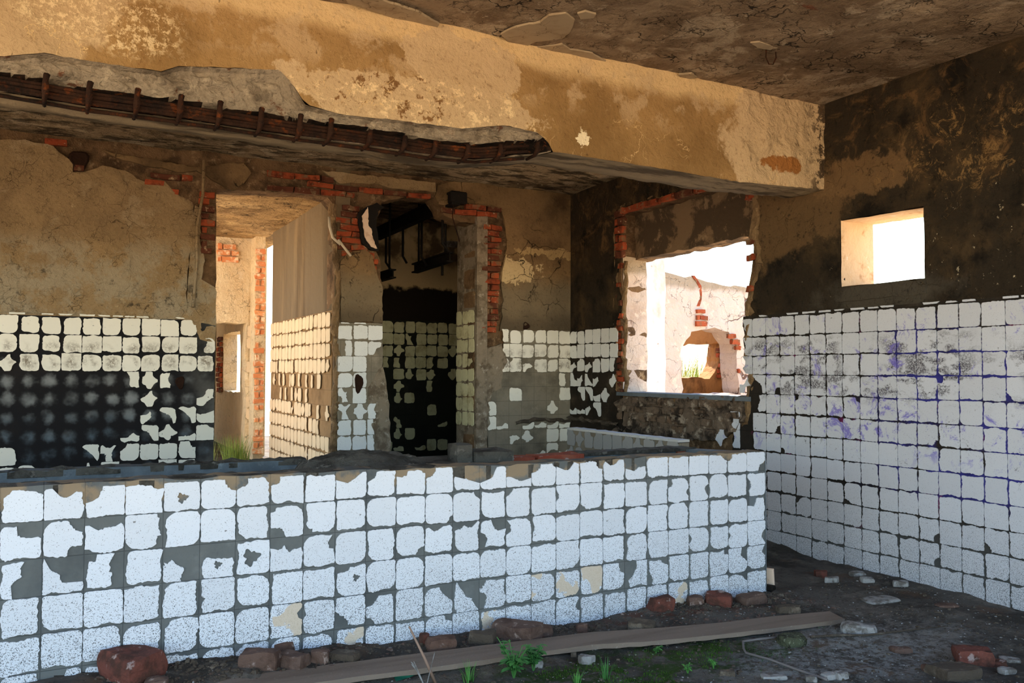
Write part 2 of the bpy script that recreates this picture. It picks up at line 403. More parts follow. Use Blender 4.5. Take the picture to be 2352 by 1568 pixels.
s.lay(srgb(40, 30, 20), 3, .5, .58, amt=.8, off=(3, 0, 9), stretch=(1, 3, 1)); s.lay(srgb(170, 146, 112), 3.4, .6, .64, amt=.7, off=(1, 9, 9), stretch=(.7, 2, 1)); CEIL_R = s.done(1, .06)
s = flaky('corridor ceiling plaster', srgb(186, 152, 104), srgb(110, 82, 50), srgb(214, 182, 132), srgb(120, 80, 40)); CEIL_C = s.done(1, .04)
PALE = Mt('pale limewash flake', srgb(176, 154, 124)).lay(srgb(140, 118, 90), 6, .5, .7).hadd(0, 0) if False else None
s = Mt('pale limewash flake', srgb(168, 148, 120)); s.lay(srgb(136, 114, 88), 7, .45, .7, amt=.7); crack(s, 6, .015, srgb(80, 60, 42), .6); PALE = s.done(.5, .01)

s = Mt('ochre painted beam plaster', srgb(166, 130, 84))
s.lay(srgb(130, 98, 58), 1.2, .42, .66, amt=.8); s.lay(srgb(110, 72, 32), 3.2, .55, .72, amt=.5, stretch=(1, 1, .5), off=(3, 3, 3))
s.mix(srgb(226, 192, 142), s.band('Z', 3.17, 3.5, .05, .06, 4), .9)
palec = srgb(202, 172, 134)
s.mix(palec, s.blob((4.85, .46, 3.0), (.68, 1, .6), .25, 3, .04), .95)
s.mix(palec, s.blob((-.3, .46, 3.0), (.62, 1, .5), .3, 3, .06), .7)
s.mix(palec, s.blob((1.9, .46, 2.83), (.75, 1, .16), .45, 5, .04), .9)
s.mix(palec, s.blob((2.2, .46, 3.12), (.35, 1, .16), .5, 5, .04), .85)
s.mix(palec, s.mul(s.band('Z', 2.98, 3.3, .1, .1), s.ramp(s.noise(4.5, 9, .65, 0, (4, 4, 4)), .5, .58)), .6)
s.mix(srgb(232, 204, 160), s.mul(s.blob((.35, .46, 3.03), (.35, 1, .16), .4, 4, .3), s.ramp(s.noise(24, 8, .8), .5, .56)), .85)
s.mix(srgb(236, 206, 160), s.mul(s.blob((2.0, .46, 2.84), (.6, 1, .14), .6, 7, .1), s.ramp(s.noise(13, 9, .75), .53, .57)), .9)
s.mix(srgb(118, 78, 36), s.mul(s.blob((1.85, .46, 2.9), (.4, 1, .14), .6, 7, .1), s.ramp(s.noise(11, 9, .75, 0, (4, 2, 1)), .54, .58)), .9)
s.mix(srgb(246, 226, 190), s.blob((3.02, .46, 2.79), (.045, 1, .05), .75, 26, .05), 1)
s.mix(srgb(150, 90, 30), s.blob((4.7, .46, 2.83), (.16, 1, .06), .6, 9, .1), .9)
s.mix(srgb(44, 28, 16), s.mul(s.ramp(s.axis('X'), 4.86, 5.08), s.ramp(s.noise(10, 8, .7), .48, .53)), .9)
v = s.vor(5.5, dist=.35); k = s.mul(s.math('SUBTRACT', 1.0, s.ramp(v, .004, .014)), s.ramp(s.noise(3.3, 3, .5, 0, (1, 4, 6)), .5, .6))
s.mix(srgb(226, 190, 136), s.mul(k, s.band('Z', 2.6, 3.0, .1)), .8)
s.mix(srgb(70, 45, 22), s.ramp(s.noise(28, 4, .6, 0, (0, 0, 0), (1, 1, .5)), .68, .73), .6)
pit_dirt_shade(s, srgb(112, 76, 38), .5, 30); s.lay(srgb(214, 180, 132), 8, .62, .67, 9, .8, .5, (2, 9, 9))
s.hadd(s.noise(6, 9), 1).hadd(s.noise(30, 6), .6)
r_ = s.ramp(s.axis('X'), 4.2, 4.4); s.hadd(s.mul(r_, s.noise(7, 5, .5, .5)), 3)
BEAM = s.done(.9, .03)
s = Mt('beam underside plaster', srgb(168, 148, 118)); s.lay(srgb(70, 56, 40), 3, .45, .6, amt=.8, stretch=(.4, 2, 1)); s.lay(srgb(176, 156, 122), 5, .58, .64, amt=.7, stretch=(.5, 2, 1)); s.hadd(s.noise(6, 9), 1); SOFFIT = s.done(1, .03)
s = Mt('spalled concrete', srgb(168, 150, 128)); s.lay(srgb(116, 100, 82), 5, .45, .62, amt=.8); s.lay(srgb(196, 176, 150), 9, .56, .66, amt=.8)
s.mix(srgb(110, 56, 24), s.ramp(s.noise(8, 7, .7, 0, (2, 7, 4)), .6, .66), .8)
s.hadd(s.noise(10, 9), 1.5).hadd(s.noise(45, 6), .6); SPALL = s.done(1, .04)
s = Mt('rusted steel', srgb(52, 30, 18)); s.lay(srgb(136, 68, 26), 18, .52, .66, amt=.85); s.lay(srgb(20, 13, 9), 9, .45, .6, amt=.8); s.hadd(s.noise(90, 6), 1); RUST = s.done(1, .01)
s = Mt('burnt black iron', srgb(20, 16, 13), .7); s.lay(srgb(62, 44, 28), 14, .6, .72, amt=.7); s.hadd(s.noise(50, 5), 1); IRON = s.done(.6, .008)
s = Mt('rust with painted recess shade', srgb(52, 36, 26)); s.lay(srgb(20, 14, 10), 12, .42, .58, amt=.9); s.lay(srgb(140, 76, 36), 16, .58, .66, amt=.8, off=(2, 3, 4)); s.hadd(s.noise(30, 8), 1); RECESS = s.done(1, .03)  # shade inside the spalled groove put into the colour, together with rust
# floor
s = Mt('dark trodden dirt', srgb(118, 110, 102))
s.lay(srgb(70, 64, 58), 2.2, .42, .62, amt=.85); s.lay(srgb(156, 146, 134), 5, .52, .68, amt=.6, off=(2, 2, 0)); s.lay(srgb(128, 98, 76), 3, .55, .68, amt=.6, off=(7, 1, 0))
s.mix(srgb(178, 178, 176), s.mul(s.blob((3.6, -1.0, 0), (.75, .35, 1), .4, 4, .5), s.ramp(s.noise(16, 9, .8), .43, .56)), .9)
s.mix(srgb(160, 150, 140), s.mul(s.blob((4.25, -.75, 0), (.35, .5, 1), .5, 4, .4), s.ramp(s.noise(16, 9, .8), .5, .6)), .7)
s.mix(srgb(175, 168, 158), s.ramp(s.noise(70, 3, .7), .68, .72), .8)
mossm = s.mul(s.blob((2.45, -.72, 0), (.95, .26, 1), .5, 4, .3), s.ramp(s.noise(7, 8, .7), .44, .58))
s.mix(srgb(58, 84, 22), mossm, .95)
s.mix(srgb(120, 66, 46), s.mul(s.blob((3.4, -.12, 0), (.7, .12, 1), .4, 5, .3), s.ramp(s.noise(8, 7), .45, .6)), .6)
pit_dirt_shade(s, srgb(58, 50, 44), .8, 30); s.hadd(s.noise(7, 10, .68), 2).hadd(s.noise(50, 7, .7), 1.0).hadd(s.noise(160, 3), .2); DIRT = s.done(1, .04)
s = Mt('dry sandy ground', srgb(206, 178, 142)); s.lay(srgb(170, 142, 108), 1, .45, .7, amt=.7); s.lay(srgb(120, 118, 62), .6, .55, .7, amt=.6); s.hadd(s.noise(4, 8), 1); OUTG = s.done(.8, .05)
s = Mt('weathered outdoor plaster', srgb(206, 188, 176)); s.lay(srgb(178, 150, 134), 2, .48, .68, amt=.7); s.lay(srgb(232, 216, 200), 4, .56, .66, amt=.7); crack(s, 1.7, .014, srgb(96, 60, 44), .9, .5); crack(s, 5, .012, srgb(120, 84, 66), .5, .3)
s.mix(srgb(118, 104, 70), s.band('Z', 2.33, 2.6, .04, .05, 8), .6)
s.hadd(s.noise(7, 9), 1).hadd(s.noise(40, 6), .3); OUTP = s.done(1, .03)
s = Mt('limewashed pilaster', srgb(236, 232, 228)); s.lay(srgb(200, 178, 160), 3, .5, .66, amt=.7, stretch=(1, 1, .4)); s.lay(srgb(150, 118, 96), 7, .64, .68, amt=.7); s.hadd(s.noise(7, 9), 1); LIME = s.done(1, .02)
s = Mt('plaster painted shade brown', srgb(150, 106, 62)); s.lay(srgb(90, 60, 34), 4, .45, .62, amt=.8, stretch=(1, 1, .4)); s.hadd(s.noise(8, 8), 1); BROWNP = s.done(1, .03)  # brown of the shadow behind the ruin's hole put into this colour
s = Mt('corridor plaster streaked', srgb(112, 96, 74)); s.lay(srgb(86, 70, 50), 1.6, .45, .62, amt=.8, stretch=(1, 1.6, .15)); s.lay(srgb(148, 124, 90), 1.5, .52, .7, amt=.5, stretch=(1, 1.4, .2), off=(3, 3, 3)); s.hadd(s.noise(8, 8), 1); CORRP = s.done(.7, .02)
s = tan_plaster('far plaster painted sun bright', srgb(238, 212, 168), srgb(214, 176, 124), srgb(248, 232, 200)); FARP = s.done(1, .03)  # near-white colour stands in for strong light on these far walls
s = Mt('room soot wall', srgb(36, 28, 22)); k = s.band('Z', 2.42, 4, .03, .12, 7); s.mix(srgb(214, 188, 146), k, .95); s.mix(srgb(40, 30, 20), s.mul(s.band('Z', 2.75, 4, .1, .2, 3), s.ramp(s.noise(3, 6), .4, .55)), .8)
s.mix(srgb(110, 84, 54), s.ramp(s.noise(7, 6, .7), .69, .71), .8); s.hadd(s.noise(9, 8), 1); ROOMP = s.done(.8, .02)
s = Mt('blue grey cement', srgb(104, 112, 118), .75); s.lay(srgb(74, 82, 88), 3, .45, .65, amt=.8); s.lay(srgb(140, 148, 152), 8, .58, .68, amt=.6); s.lay(srgb(50, 50, 48), 16, .62, .7, amt=.7); s.hadd(s.noise(12, 8), 1).hadd(s.noise(80, 4), .3); CEMENT = s.done(.7, .012)
s = Mt('crumbling cement', srgb(112, 108, 100)); s.lay(srgb(64, 60, 54), 6, .45, .62, amt=.85); s.lay(srgb(160, 154, 144), 14, .58, .66, amt=.7); s.hadd(s.noise(14, 10, .7), 2).hadd(s.noise(70, 5), .6); CRUMB = s.done(1, .03)
s = Mt('brown chipped mortar', srgb(140, 126, 108)); s.lay(srgb(92, 78, 62), 8, .45, .62, amt=.8); s.lay(srgb(190, 180, 164), 18, .58, .66, amt=.5); s.hadd(s.noise(16, 9), 1.5); CHIP = s.done(1, .02)
s = Mt('grey brown board', srgb(126, 112, 100), .8); s.lay(srgb(92, 78, 66), 3, .45, .7, amt=.6, stretch=(.3, 3, 1)); s.lay(srgb(156, 146, 136), 60, .6, .7, amt=.5); s.hadd(s.noise(80, 5), 1); BOARD = s.done(.4, .006)
s = Mt('broken brick stone', srgb(104, 78, 66)); s.mix(srgb(100, 84, 76), s.rand(), .75); s.lay(srgb(66, 46, 38), 9, .45, .65, amt=.7); s.lay(srgb(186, 166, 156), 14, .58, .68, amt=.55); s.hadd(s.noise(30, 9), 1); STR = s.done(1, .015)
s = Mt('red brick fragment', srgb(112, 66, 56)); s.lay(srgb(70, 48, 40), 9, .42, .6, amt=.9); s.lay(srgb(180, 160, 154), 16, .60, .68, amt=.7); s.hadd(s.noise(30, 9), 1); STRED = s.done(1, .015)
s = Mt('pale rubble stone', srgb(150, 148, 146)); s.lay(srgb(92, 86, 80), 14, .45, .6, amt=.9); s.hadd(s.noise(30, 9), 1); STP = s.done(1, .012)
s = Mt('dark clod', srgb(84, 74, 64)); s.lay(srgb(120, 108, 94), 12, .5, .68); s.hadd(s.noise(40, 8), 1); CLOD = s.done(1, .02)
s = Mt('mossy clod', srgb(88, 92, 70)); s.lay(srgb(40, 38, 30), 30, .45, .6, amt=.9); s.lay(srgb(150, 156, 130), 60, .55, .66, amt=.8); s.hadd(s.noise(60, 8), 1); MOSSY = s.done(1, .02)
s = Mt('green leaf', srgb(86, 142, 66), .6); s.mix(srgb(52, 100, 60), s.rand(), .6); LEAF = s.done()
s = Mt('sunlit grass', srgb(120, 140, 58), .6); s.mix(srgb(150, 150, 84), s.rand(), .6); GRASS = s.done()
s = Mt('dry stalk', srgb(150, 124, 108)); DRY = s.done()
s = Mt('white plastic conduit', srgb(198, 184, 162), .5); PIPE = s.done()
s = Mt('moss', srgb(66, 100, 28)); s.lay(srgb(40, 64, 18), 40, .45, .6); MOSS = s.done()
s = Mt('light plaster fragment', srgb(226, 200, 178)); s.lay(srgb(190, 150, 120), 12, .5, .65, amt=.6); LPF = s.done()

# ------------------------------------------------------------------ structure
# right wall: masonry core, plaster skin, beds
ROUT = pr([(1455, 905), (1452, 760), (1458, 600), (1456, 480), (1470, 478), (1712, 425), (1716, 560), (1700, 700), (1712, 905)])
core_hole_r = jag([( -3.04, 1.14), (-1.25, 1.14), (-1.22, 1.5), (-1.30, 1.9), (-1.20, 2.3), (-1.20, 2.93), (-3.04, 2.93)], .07, .012, 3)
core_hole_r = [(a, b) for a, b in core_hole_r]
win_hole = [(-.322, 1.957), (.350, 1.957), (.350, 2.425), (-.322, 2.44)]
wall_right = slab('wall_right', FR(XR+.035), [(-YB-.05, -.3), (4.2, -.3), (4.2, 3.4), (-YB-.05, 3.4)], [core_hole_r, win_hole], t=.30, h=.25, amp=.01, mat=MASON, back=True)
struct(wall_right, 'long soot-blackened right wall with a big broken opening, a small square window and white tiles below')
# plaster skin with broken edges around the opening
ph = jag(pr([(1418, 925), (1428, 850), (1416, 780), (1422, 700), (1412, 640), (1420, 560), (1412, 486), (1440, 474), (1520, 455), (1600, 436), (1700, 418)]) +
         [(-1.19, 2.72), (-1.14, 2.3), (-1.18, 2.0)] + pr([(1728, 700), (1712, 735)]) + pr([(1712, 925)]), .05, .012, 5)
up_hole_b = 1.80
plo = [(-YB, 1.80)] + [(-3.13, 1.80)]
# skin above the tiles (left piece, top piece and right piece are one sheet)
left_edge = pr([(1416, 745), (1424, 700), (1412, 640), (1420, 560), (1411, 486), (1440, 472), (1520, 452), (1600, 434), (1700, 416)])
right_edge = [(-1.16, 2.80), (-1.10, 2.6), (-1.13, 2.42), (-1.08, 2.2), (-1.16, 2.05), (-1.22, 1.9), (-1.24, 1.80)]
sk = [(-YB, 1.795)] + jag([(left_edge[0][0], 1.795)] + left_edge + right_edge, .045, .012, 8, closed=False) + [(4.2, 1.795), (4.2, 3.32), (-YB, 3.32)]
skin = slab('plaster', FR(XR), sk, [jag(win_hole, .06, .004, 2)], t=.045, h=.07, amp=.012, sc=4, mat=PL_SOOT, parent=wall_right, label='soot-black plaster skin')
# window reveal is the core itself; pale plaster lining of the small window
wr = []
x0, x1 = XR+.005, XR+.34
lining = [((-.322, 1.957), (-.322, 2.44), 'left reveal'), ((-.322, 2.44), (.35, 2.425), 'top'), ((.35, 2.425), (.35, 1.957), ''), ((.35, 1.957), (-.322, 1.957), '')]
V = []; F = []
for (a0, b0), (a1, b1), _ in lining:
    n0 = len(V); K = 8; L = 6
    ctr = (0.014, 2.19)
    for i in range(K+1):
        for j in range(L+1):
            a = a0+(a1-a0)*i/K; b = b0+(b1-b0)*i/K; x = x0+(x1-x0)*j/L
            w = .006+.006*mn.noise(Vector((a*9, b*9, x*9)))
            da = ctr[0]-a; db = ctr[1]-b
            if abs(a0-a1) < .01: a += math.copysign(w, da)
            else: b += math.copysign(w, db)
            V.append((x, -a, b))
    for i in range(K):
        for j in range(L):
            q = n0+i*(L+1)+j; F.append((q, q+1, q+L+2, q+L+1))
mk('window_lining', V, F, Mt('pinkish reveal plaster', srgb(212, 184, 150)).lay(srgb(170, 128, 86), 6, .5, .66, amt=.8).lay(srgb(228, 220, 212), 9, .6, .66, amt=.7).done() if False else (lambda s: (s.lay(srgb(170, 128, 86), 6, .5, .66, amt=.8), s.lay(srgb(228, 220, 212), 9, .6, .66, amt=.7), s.hadd(s.noise(14, 8), 1), s.done(1, .02))[-1])(Mt('pinkish reveal plaster', srgb(212, 184, 150))), wall_right, 'pinkish plaster lining the small window')
# small window sill lip
slab('sill', FR(XR-.012), jag([(-.36, 1.86), (.36, 1.86), (.36, 1.955), (-.36, 1.955)], .08, .005, 9), t=.012, h=.08, amp=.003, mat=PL_SOOT, parent=wall_right)

# bed of the tiles on the right wall
bl = jag([(-1.30, 1.80), (-1.28, 1.55), (-1.20, 1.35), (-1.26, 1.14), (-1.25, .95), (-1.42, .85), (-1.5, .5)], .05, .02, 12, closed=False)
slab('tile_bed', FR(XR), bl + [(-1.5, -.2), (4.2, -.2), (4.2, 1.795)], t=.04, h=.15, amp=.003, mat=BED_RIGHT, parent=wall_right, label='dark mortar stained blue and purple')
bl = jag([(-3.10, 1.795), (-3.08, 1.5), (-3.12, 1.2), (-2.95, 1.0), (-3.0, .85), (-2.6, .6)], .05, .02, 13, closed=False)
slab('tile_bed', FR(XR), [(-YB, .2), (-YB, 1.795)] + bl + [(-2.6, .2)], t=.04, h=.15, amp=.004, mat=BED_SOOT, parent=wall_right)

# back wall
d1x0, d1x1, d2x0, d2x1 = 1.421, 2.50, 2.97, 3.97
door2 = pb([(882, 1120), (884, 1000), (880, 900), (880, 742), (876, 600), (866, 572), (868, 500), (880, 462), (940, 452), (1000, 452), (1024, 492), (1060, 507), (1095, 512)]) + [(3.97, 2.5), (3.97, .1)]
door1 = pb([(490, 1120), (494, 1000), (497, 740), (497, 600), (497, 434), (560, 436), (700, 440), (756, 452)]) + [(2.5, 2.9), (2.5, .1)]
wall_back = slab('wall_back', FB(YB+.03), [(-3.2, -.3), (5.15, -.3), (5.15, 3.4), (-3.2, 3.4)], [jag(door1, .12, .006, 3), jag(door2, .07, .012, 4)], t=.25, h=.25, amp=.012, mat=MASON, back=True)
struct(wall_back, 'back wall with two doorways, broken tan and smoke-brown plaster over red brick and broken white tiles')
# plaster, left piece
top = pb([(-180, 300), (0, 318), (60, 322), (120, 335), (165, 372), (168, 395), (200, 392), (235, 380), (290, 390), (330, 418), (375, 418), (400, 440), (440, 462), (446, 470), (440, 560), (430, 620), (428, 700), (424, 735)])
slab('plaster', FB(YB), [(-3.2, 1.795), (-3.2, 3.2)][::-1] + [] if False else [(-3.2, 3.15)] + jag(top, .05, .010, 21, closed=False) + [(1.17, 1.795), (-3.2, 1.795)], t=.035, h=.06, amp=.018, sc=5, mat=PL_TAN, parent=wall_back, label='broken tan plaster')
slab('plaster', FB(YB-.004), jag(pb([(446, 470), (462, 480), (460, 560), (470, 600), (462, 640), (496, 660), (497, 735)]) + [(1.421, 1.60), (1.30, 1.62), (1.24, 1.75), (1.15, 1.795)] + pb([(430, 700), (432, 620), (440, 560)]), .05, .008, 22), t=.03, h=.06, amp=.014, sc=6, mat=PL_TAN, parent=wall_back)
slab('tile_bed', FB(YB), [(-3.2, -.2), (1.421, -.2), (1.421, 1.75), (1.2, 1.795), (-3.2, 1.795)], t=.04, h=.15, amp=.004, mat=BED_DARK, parent=wall_back, label='blackened mortar bed')
# upper band plaster under the ceiling
slab('plaster', FB(YB), jag(pb([(230, 345), (450, 383), (560, 372), (575, 400), (540, 440), (450, 392), (420, 395), (330, 380), (300, 372)]), .05, .01, 23), t=.03, h=.07, amp=.01, sc=6, mat=PL_SMOKE, parent=wall_back)
slab('plaster', FB(YB), jag(pb([(740, 392), (1000, 418), (1000, 440), (900, 432), (860, 420), (780, 420)]), .05, .01, 24), t=.03, h=.07, amp=.01, sc=6, mat=PL_TAN, parent=wall_back)
# pier plaster and bed
slab('plaster', FB(YB-.01), jag(pb([(784, 740), (782, 600), (800, 580), (840, 572), (856, 590), (868, 640), (878, 660), (878, 740)]), .04, .008, 25), t=.03, h=.06, amp=.006, sc=5, mat=PL_SMOKE, parent=wall_back, label='smoked plaster of the pier')
slab('tile_bed', FB(YB-.005), jag(pb([(772, 1100), (776, 880), (772, 800), (780, 742), (878, 742), (878, 860), (882, 1000), (880, 1100)]), .06, .006, 26), t=.03, h=.1, amp=.004, mat=BED_MID, parent=wall_back)
slab('plaster', FB(YB-.012), jag(pb([(845, 890), (878, 840), (885, 880), (892, 930), (896, 1000), (890, 1100), (868, 1100), (860, 1000), (846, 960)]), .05, .01, 27), t=.04, h=.06, amp=.012, sc=7, mat=CHIP, parent=wall_back)
# right segment plaster and bed
slab('plaster', FB(YB), jag(pb([(1150, 758), (1156, 700), (1152, 640), (1166, 560), (1158, 505), (1150, 478), (1080, 470), (1010, 470), (1000, 452), (1006, 425)]), .05, .01, 28, closed=False) + [(3.9, 3.34), (5.12, 3.34), (5.12, 1.795)], t=.035, h=.07, amp=.012, sc=4, mat=PL_SMOKE, parent=wall_back, label='smoke-browned plaster')
slab('tile_bed', FB(YB), jag(pb([(1160, 757), (1160, 830), (1150, 880), (1126, 900), (1118, 980), (1122, 1100)]), .05, .01, 29, closed=False) + [(5.12, .2), (5.12, 1.795)], t=.035, h=.12, amp=.003, mat=BED_MID, parent=wall_back, label='grey mortar bed')
# crumbling jamb render right of door two
slab('plaster', FB(YB-.01), jag(pb([(1106, 510), (1112, 500), (1114, 640), (1110, 800), (1152, 790), (1162, 830), (1150, 890), (1128, 905), (1118, 985), (1120, 1100), (1098, 1100), (1100, 800)]), .05, .012, 30), t=.04, h=.06, amp=.02, sc=8, mat=CHIP, parent=wall_back, label='crumbling jamb render')

slab('bounce_limewash', FK(YB+.30), [(-1.40, -.2), (3.2, -.2), (3.2, 3.35), (-1.40, 3.35)], t=.03, h=.3, amp=.004, mat=LIME, parent=wall_back, label='added white outer face, out of view, bouncing light to the corridor end')  # unseen white sheet added to bounce sunlight onto the corridor's far wall
# jamb of door two, wall between rooms, corridor wall
struct(slab('wall_room_side', FR(3.97), [(-4.42, .0), (-YB+.02, .0), (-YB+.02, 3.0), (-4.42, 3.0)], t=.12, h=.1, amp=.006, mat=CHIP, back=True), 'narrow grey reveal on the right of the dark doorway')
wall_corridor = slab('wall_corridor', FR(2.50), [(-6.62, -.1), (-YB-.02, -.1), (-YB-.02, 3.3), (-6.62, 3.3)], t=.14, h=.12, amp=.008, mat=CORRP, back=True)
struct(wall_corridor, 'streaked corridor wall with cream tiles lit from its far end')
slab('tile_bed', FR(2.49), [(-6.60, 0), (-4.02, 0), (-4.02, 1.93), (-6.60, 1.93)], t=.012, h=.2, amp=.002, mat=BED_CORR, parent=wall_corridor)
# corridor left wall, far wall
struct(box('wall_corridor_left', (.7, 7.3, -.1), (.8, 10.5, 3.4), FARP), 'corridor left side wall')
fd = [(1.55, .0), (2.31, .0), (2.33, .9), (2.31, 1.5), (2.33, 1.955), (1.55, 1.955)]
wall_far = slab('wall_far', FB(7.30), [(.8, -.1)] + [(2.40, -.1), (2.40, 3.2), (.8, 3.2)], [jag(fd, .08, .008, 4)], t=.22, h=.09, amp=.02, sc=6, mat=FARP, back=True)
struct(wall_far, 'sunlit plastered wall at the far end of the corridor, brick showing at its top')
far_pillar = box('wall_far_jamb', (2.37, 7.0, -.1), (2.49, 7.5, 3.2), FARP); struct(far_pillar, 'brick jamb beside the bright slit at the corridor end')
# room beyond the corridor: right side wall with a bright window
ws = pr([(515, 752), (553, 752), (553, 908), (512, 905)], 2.42)
wall_side_far = slab('wall_side_far', FR(2.42), [(-11, -.1), (-7.52, -.1), (-7.52, 3.2), (-11, 3.2)], [jag([(ws[3][0], 1.05), (ws[1][0], 1.05), (ws[1][0], 1.9), (ws[3][0], 1.9)], .1, .01, 5)], t=.2, h=.2, amp=.01, mat=FARP, back=True)
struct(wall_side_far, 'low-lit wall with a bright window seen through the far doorway')
struct(box('wall_end', (.7, 11, -.1), (2.7, 11.1, 3.2), FARP), 'end wall of the farthest room')
struct(box('ceiling_far', (.7, 7.3, 3.05), (2.75, 11.1, 3.2), CEIL_C), 'ceiling of the farthest room', 'ceiling')
# room two behind the dark doorway
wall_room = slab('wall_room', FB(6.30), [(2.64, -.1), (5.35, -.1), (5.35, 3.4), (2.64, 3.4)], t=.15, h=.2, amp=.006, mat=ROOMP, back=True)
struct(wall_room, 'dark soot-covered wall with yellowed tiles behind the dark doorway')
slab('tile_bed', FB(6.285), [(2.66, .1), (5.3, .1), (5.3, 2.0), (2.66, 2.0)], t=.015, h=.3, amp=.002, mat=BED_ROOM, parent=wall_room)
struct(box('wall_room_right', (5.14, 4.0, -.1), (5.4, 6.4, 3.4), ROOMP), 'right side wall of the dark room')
struct(box('floor_room', (.7, 4.0, -.1), (5.3, 11.0, .24), DIRT), 'dirt floor of the rooms behind', 'floor')
struct(slab('ceiling_corridor', FC(3.04), [(.7, -7.5), (2.52, -7.5), (2.52, -4.19), (.7, -4.19)], t=.2, h=.1, amp=.012, sc=5, mat=CEIL_C, back=True), 'low plastered ceiling of the corridor', 'ceiling')
struct(slab('ceiling_room', FC(3.27), [(2.6, -6.45), (5.3, -6.45), (5.3, -4.19), (2.6, -4.19)], t=.2, h=.12, amp=.012, sc=5, mat=CEIL_R, back=True), 'ceiling of the dark room', 'ceiling')
# main ceilings
struct(slab('ceiling_rear', FC(3.285), [(-3.2, -YB-.25), (5.45, -YB-.25), (5.45, -.66), (-3.2, -.66)], t=.25, h=.09, amp=.02, sc=3.5, mat=CEIL_R, back=True, seed=2), 'flaking rear ceiling beyond the beam', 'ceiling')
ceil_front = slab('ceiling_front', FC(3.31), [(-3.2, -.6), (5.45, -.6), (5.45, 4.2), (-3.2, 4.2)], t=.25, h=.08, amp=.022, sc=2.6, mat=CEIL_F, back=True, seed=5)
struct(ceil_front, 'cracked and peeling brown ceiling in front of the beam', 'ceiling')
struct(box('wall_left', (-3.4, 2.6, -.3), (-3.2, 4.2, 3.4), PL_TAN), 'left wall outside the view')
# pale flakes on the ceiling
for i, pts in enumerate([[(1150, 78), (1185, 60), (1240, 50), (1262, 34), (1300, 30), (1320, 45), (1312, 70), (1290, 88), (1230, 95), (1200, 108), (1172, 100)],
                         [(1327, 30), (1345, 26), (1369, 32), (1362, 41), (1335, 42)],
                         [(1215, 110), (1290, 100), (1310, 112), (1360, 122), (1400, 145), (1345, 140), (1290, 122), (1240, 118)],
                         [(1724, 98), (1745, 95), (1785, 108), (1775, 115), (1740, 108)],
                         [(880, 0), (960, 25), (1010, 55), (1000, 66), (930, 48), (800, 5), (790, -10), (850, -10)],
                         [(1560, 170), (1590, 168), (1600, 178), (1565, 182)]]):
    q = [(a, -b) for a, b in pz(pts, 3.30)]
    slab('plaster_flake', FC(3.295), jag(q, .03, .004, 40+i), t=.012, h=.06, amp=.004, sc=9, mat=PALE, parent=ceil_front, label='pale flake of old limewash' if i == 0 else None)

# ------------------------------------------------------------------ beam
def zs_px(tbl, Y=.46):
    q = pb(tbl, Y); q.sort(); return [a for a, b in q], [b for a, b in q]
tx, tz = zs_px([(-200, 105), (0, 130), (100, 122), (210, 140), (370, 165), (410, 152), (500, 155), (640, 160), (672, 190), (700, 240), (780, 262), (930, 278), (1060, 295), (1160, 288), (1240, 305), (1268, 340)])
bx, bz = zs_px([(-200, 168), (0, 200), (210, 236), (420, 264), (690, 305), (850, 326), (1000, 350), (1100, 360), (1268, 348)])
def zb(X): return float(np.interp(X, bx, bz)) if X < bx[-1] else float(np.interp(X, [bx[-1], 3.6, 4.3, 5.2], [bz[-1], 2.672, 2.655, 2.69]))
def zt(X): return float(np.interp(X, tx, tz))
Xend = tx[-1]
nX = 220; xsb = np.linspace(-3.2, 5.13, nX)
V = []; F = []; Vs = []; Fs = []; Vu = []; Fu = []
rows = 14
for i, X in enumerate(xsb):
    sp = X < Xend
    zlo = zt(X) if sp else zb(X)
    zlo += .006*mn.noise(Vector((X*25, 3, 1)))
    for j in range(rows+1):
        z = 3.34+(zlo-3.34)*j/rows
        lump = .012*mn.fractal(Vector((X*4, z*4, 2)), 1, 2, 3)
        if X > 4.2: lump += .03*max(0, mn.fractal(Vector((X*5, z*5, 9)), 1, 2, 3))
        if j == rows and not sp: lump -= .008
        V.append((X, .46-lump, z))
for i in range(nX-1):
    for j in range(rows):
        q = i*(rows+1)+j; F.append((q, q+rows+1, q+rows+2, q+1))
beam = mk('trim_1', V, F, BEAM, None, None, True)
struct(beam, 'massive ochre plastered ceiling beam with rusted reinforcement along its broken lower edge', 'beam')
# underside and back
for i, X in enumerate(xsb):
    sp = X < Xend; z0 = zb(X)
    z0 += .006*mn.noise(Vector((X*25, 3, 1))) if not sp else 0
    wv = [.46, .56, .65, .73, .80]
    for j, y in enumerate(wv):
        yy = y+(.075 if (sp and j == 0) else 0) - (.012*mn.fractal(Vector((X*4, z0*4, 2)), 1, 2, 3) if not sp and j == 0 else 0)
        Vu.append((X, yy, z0+(.012*mn.fractal(Vector((X*5, y*5, 4)), 1, 2, 3) if j else 0)))
    Vu.append((X, .80, 3.36))
for i in range(nX-1):
    for j in range(5):
        q = i*6+j; Fu.append((q, q+6, q+7, q+1))
mk('beam_underside', Vu, Fu, SOFFIT, beam, 'grey scraped underside', True)
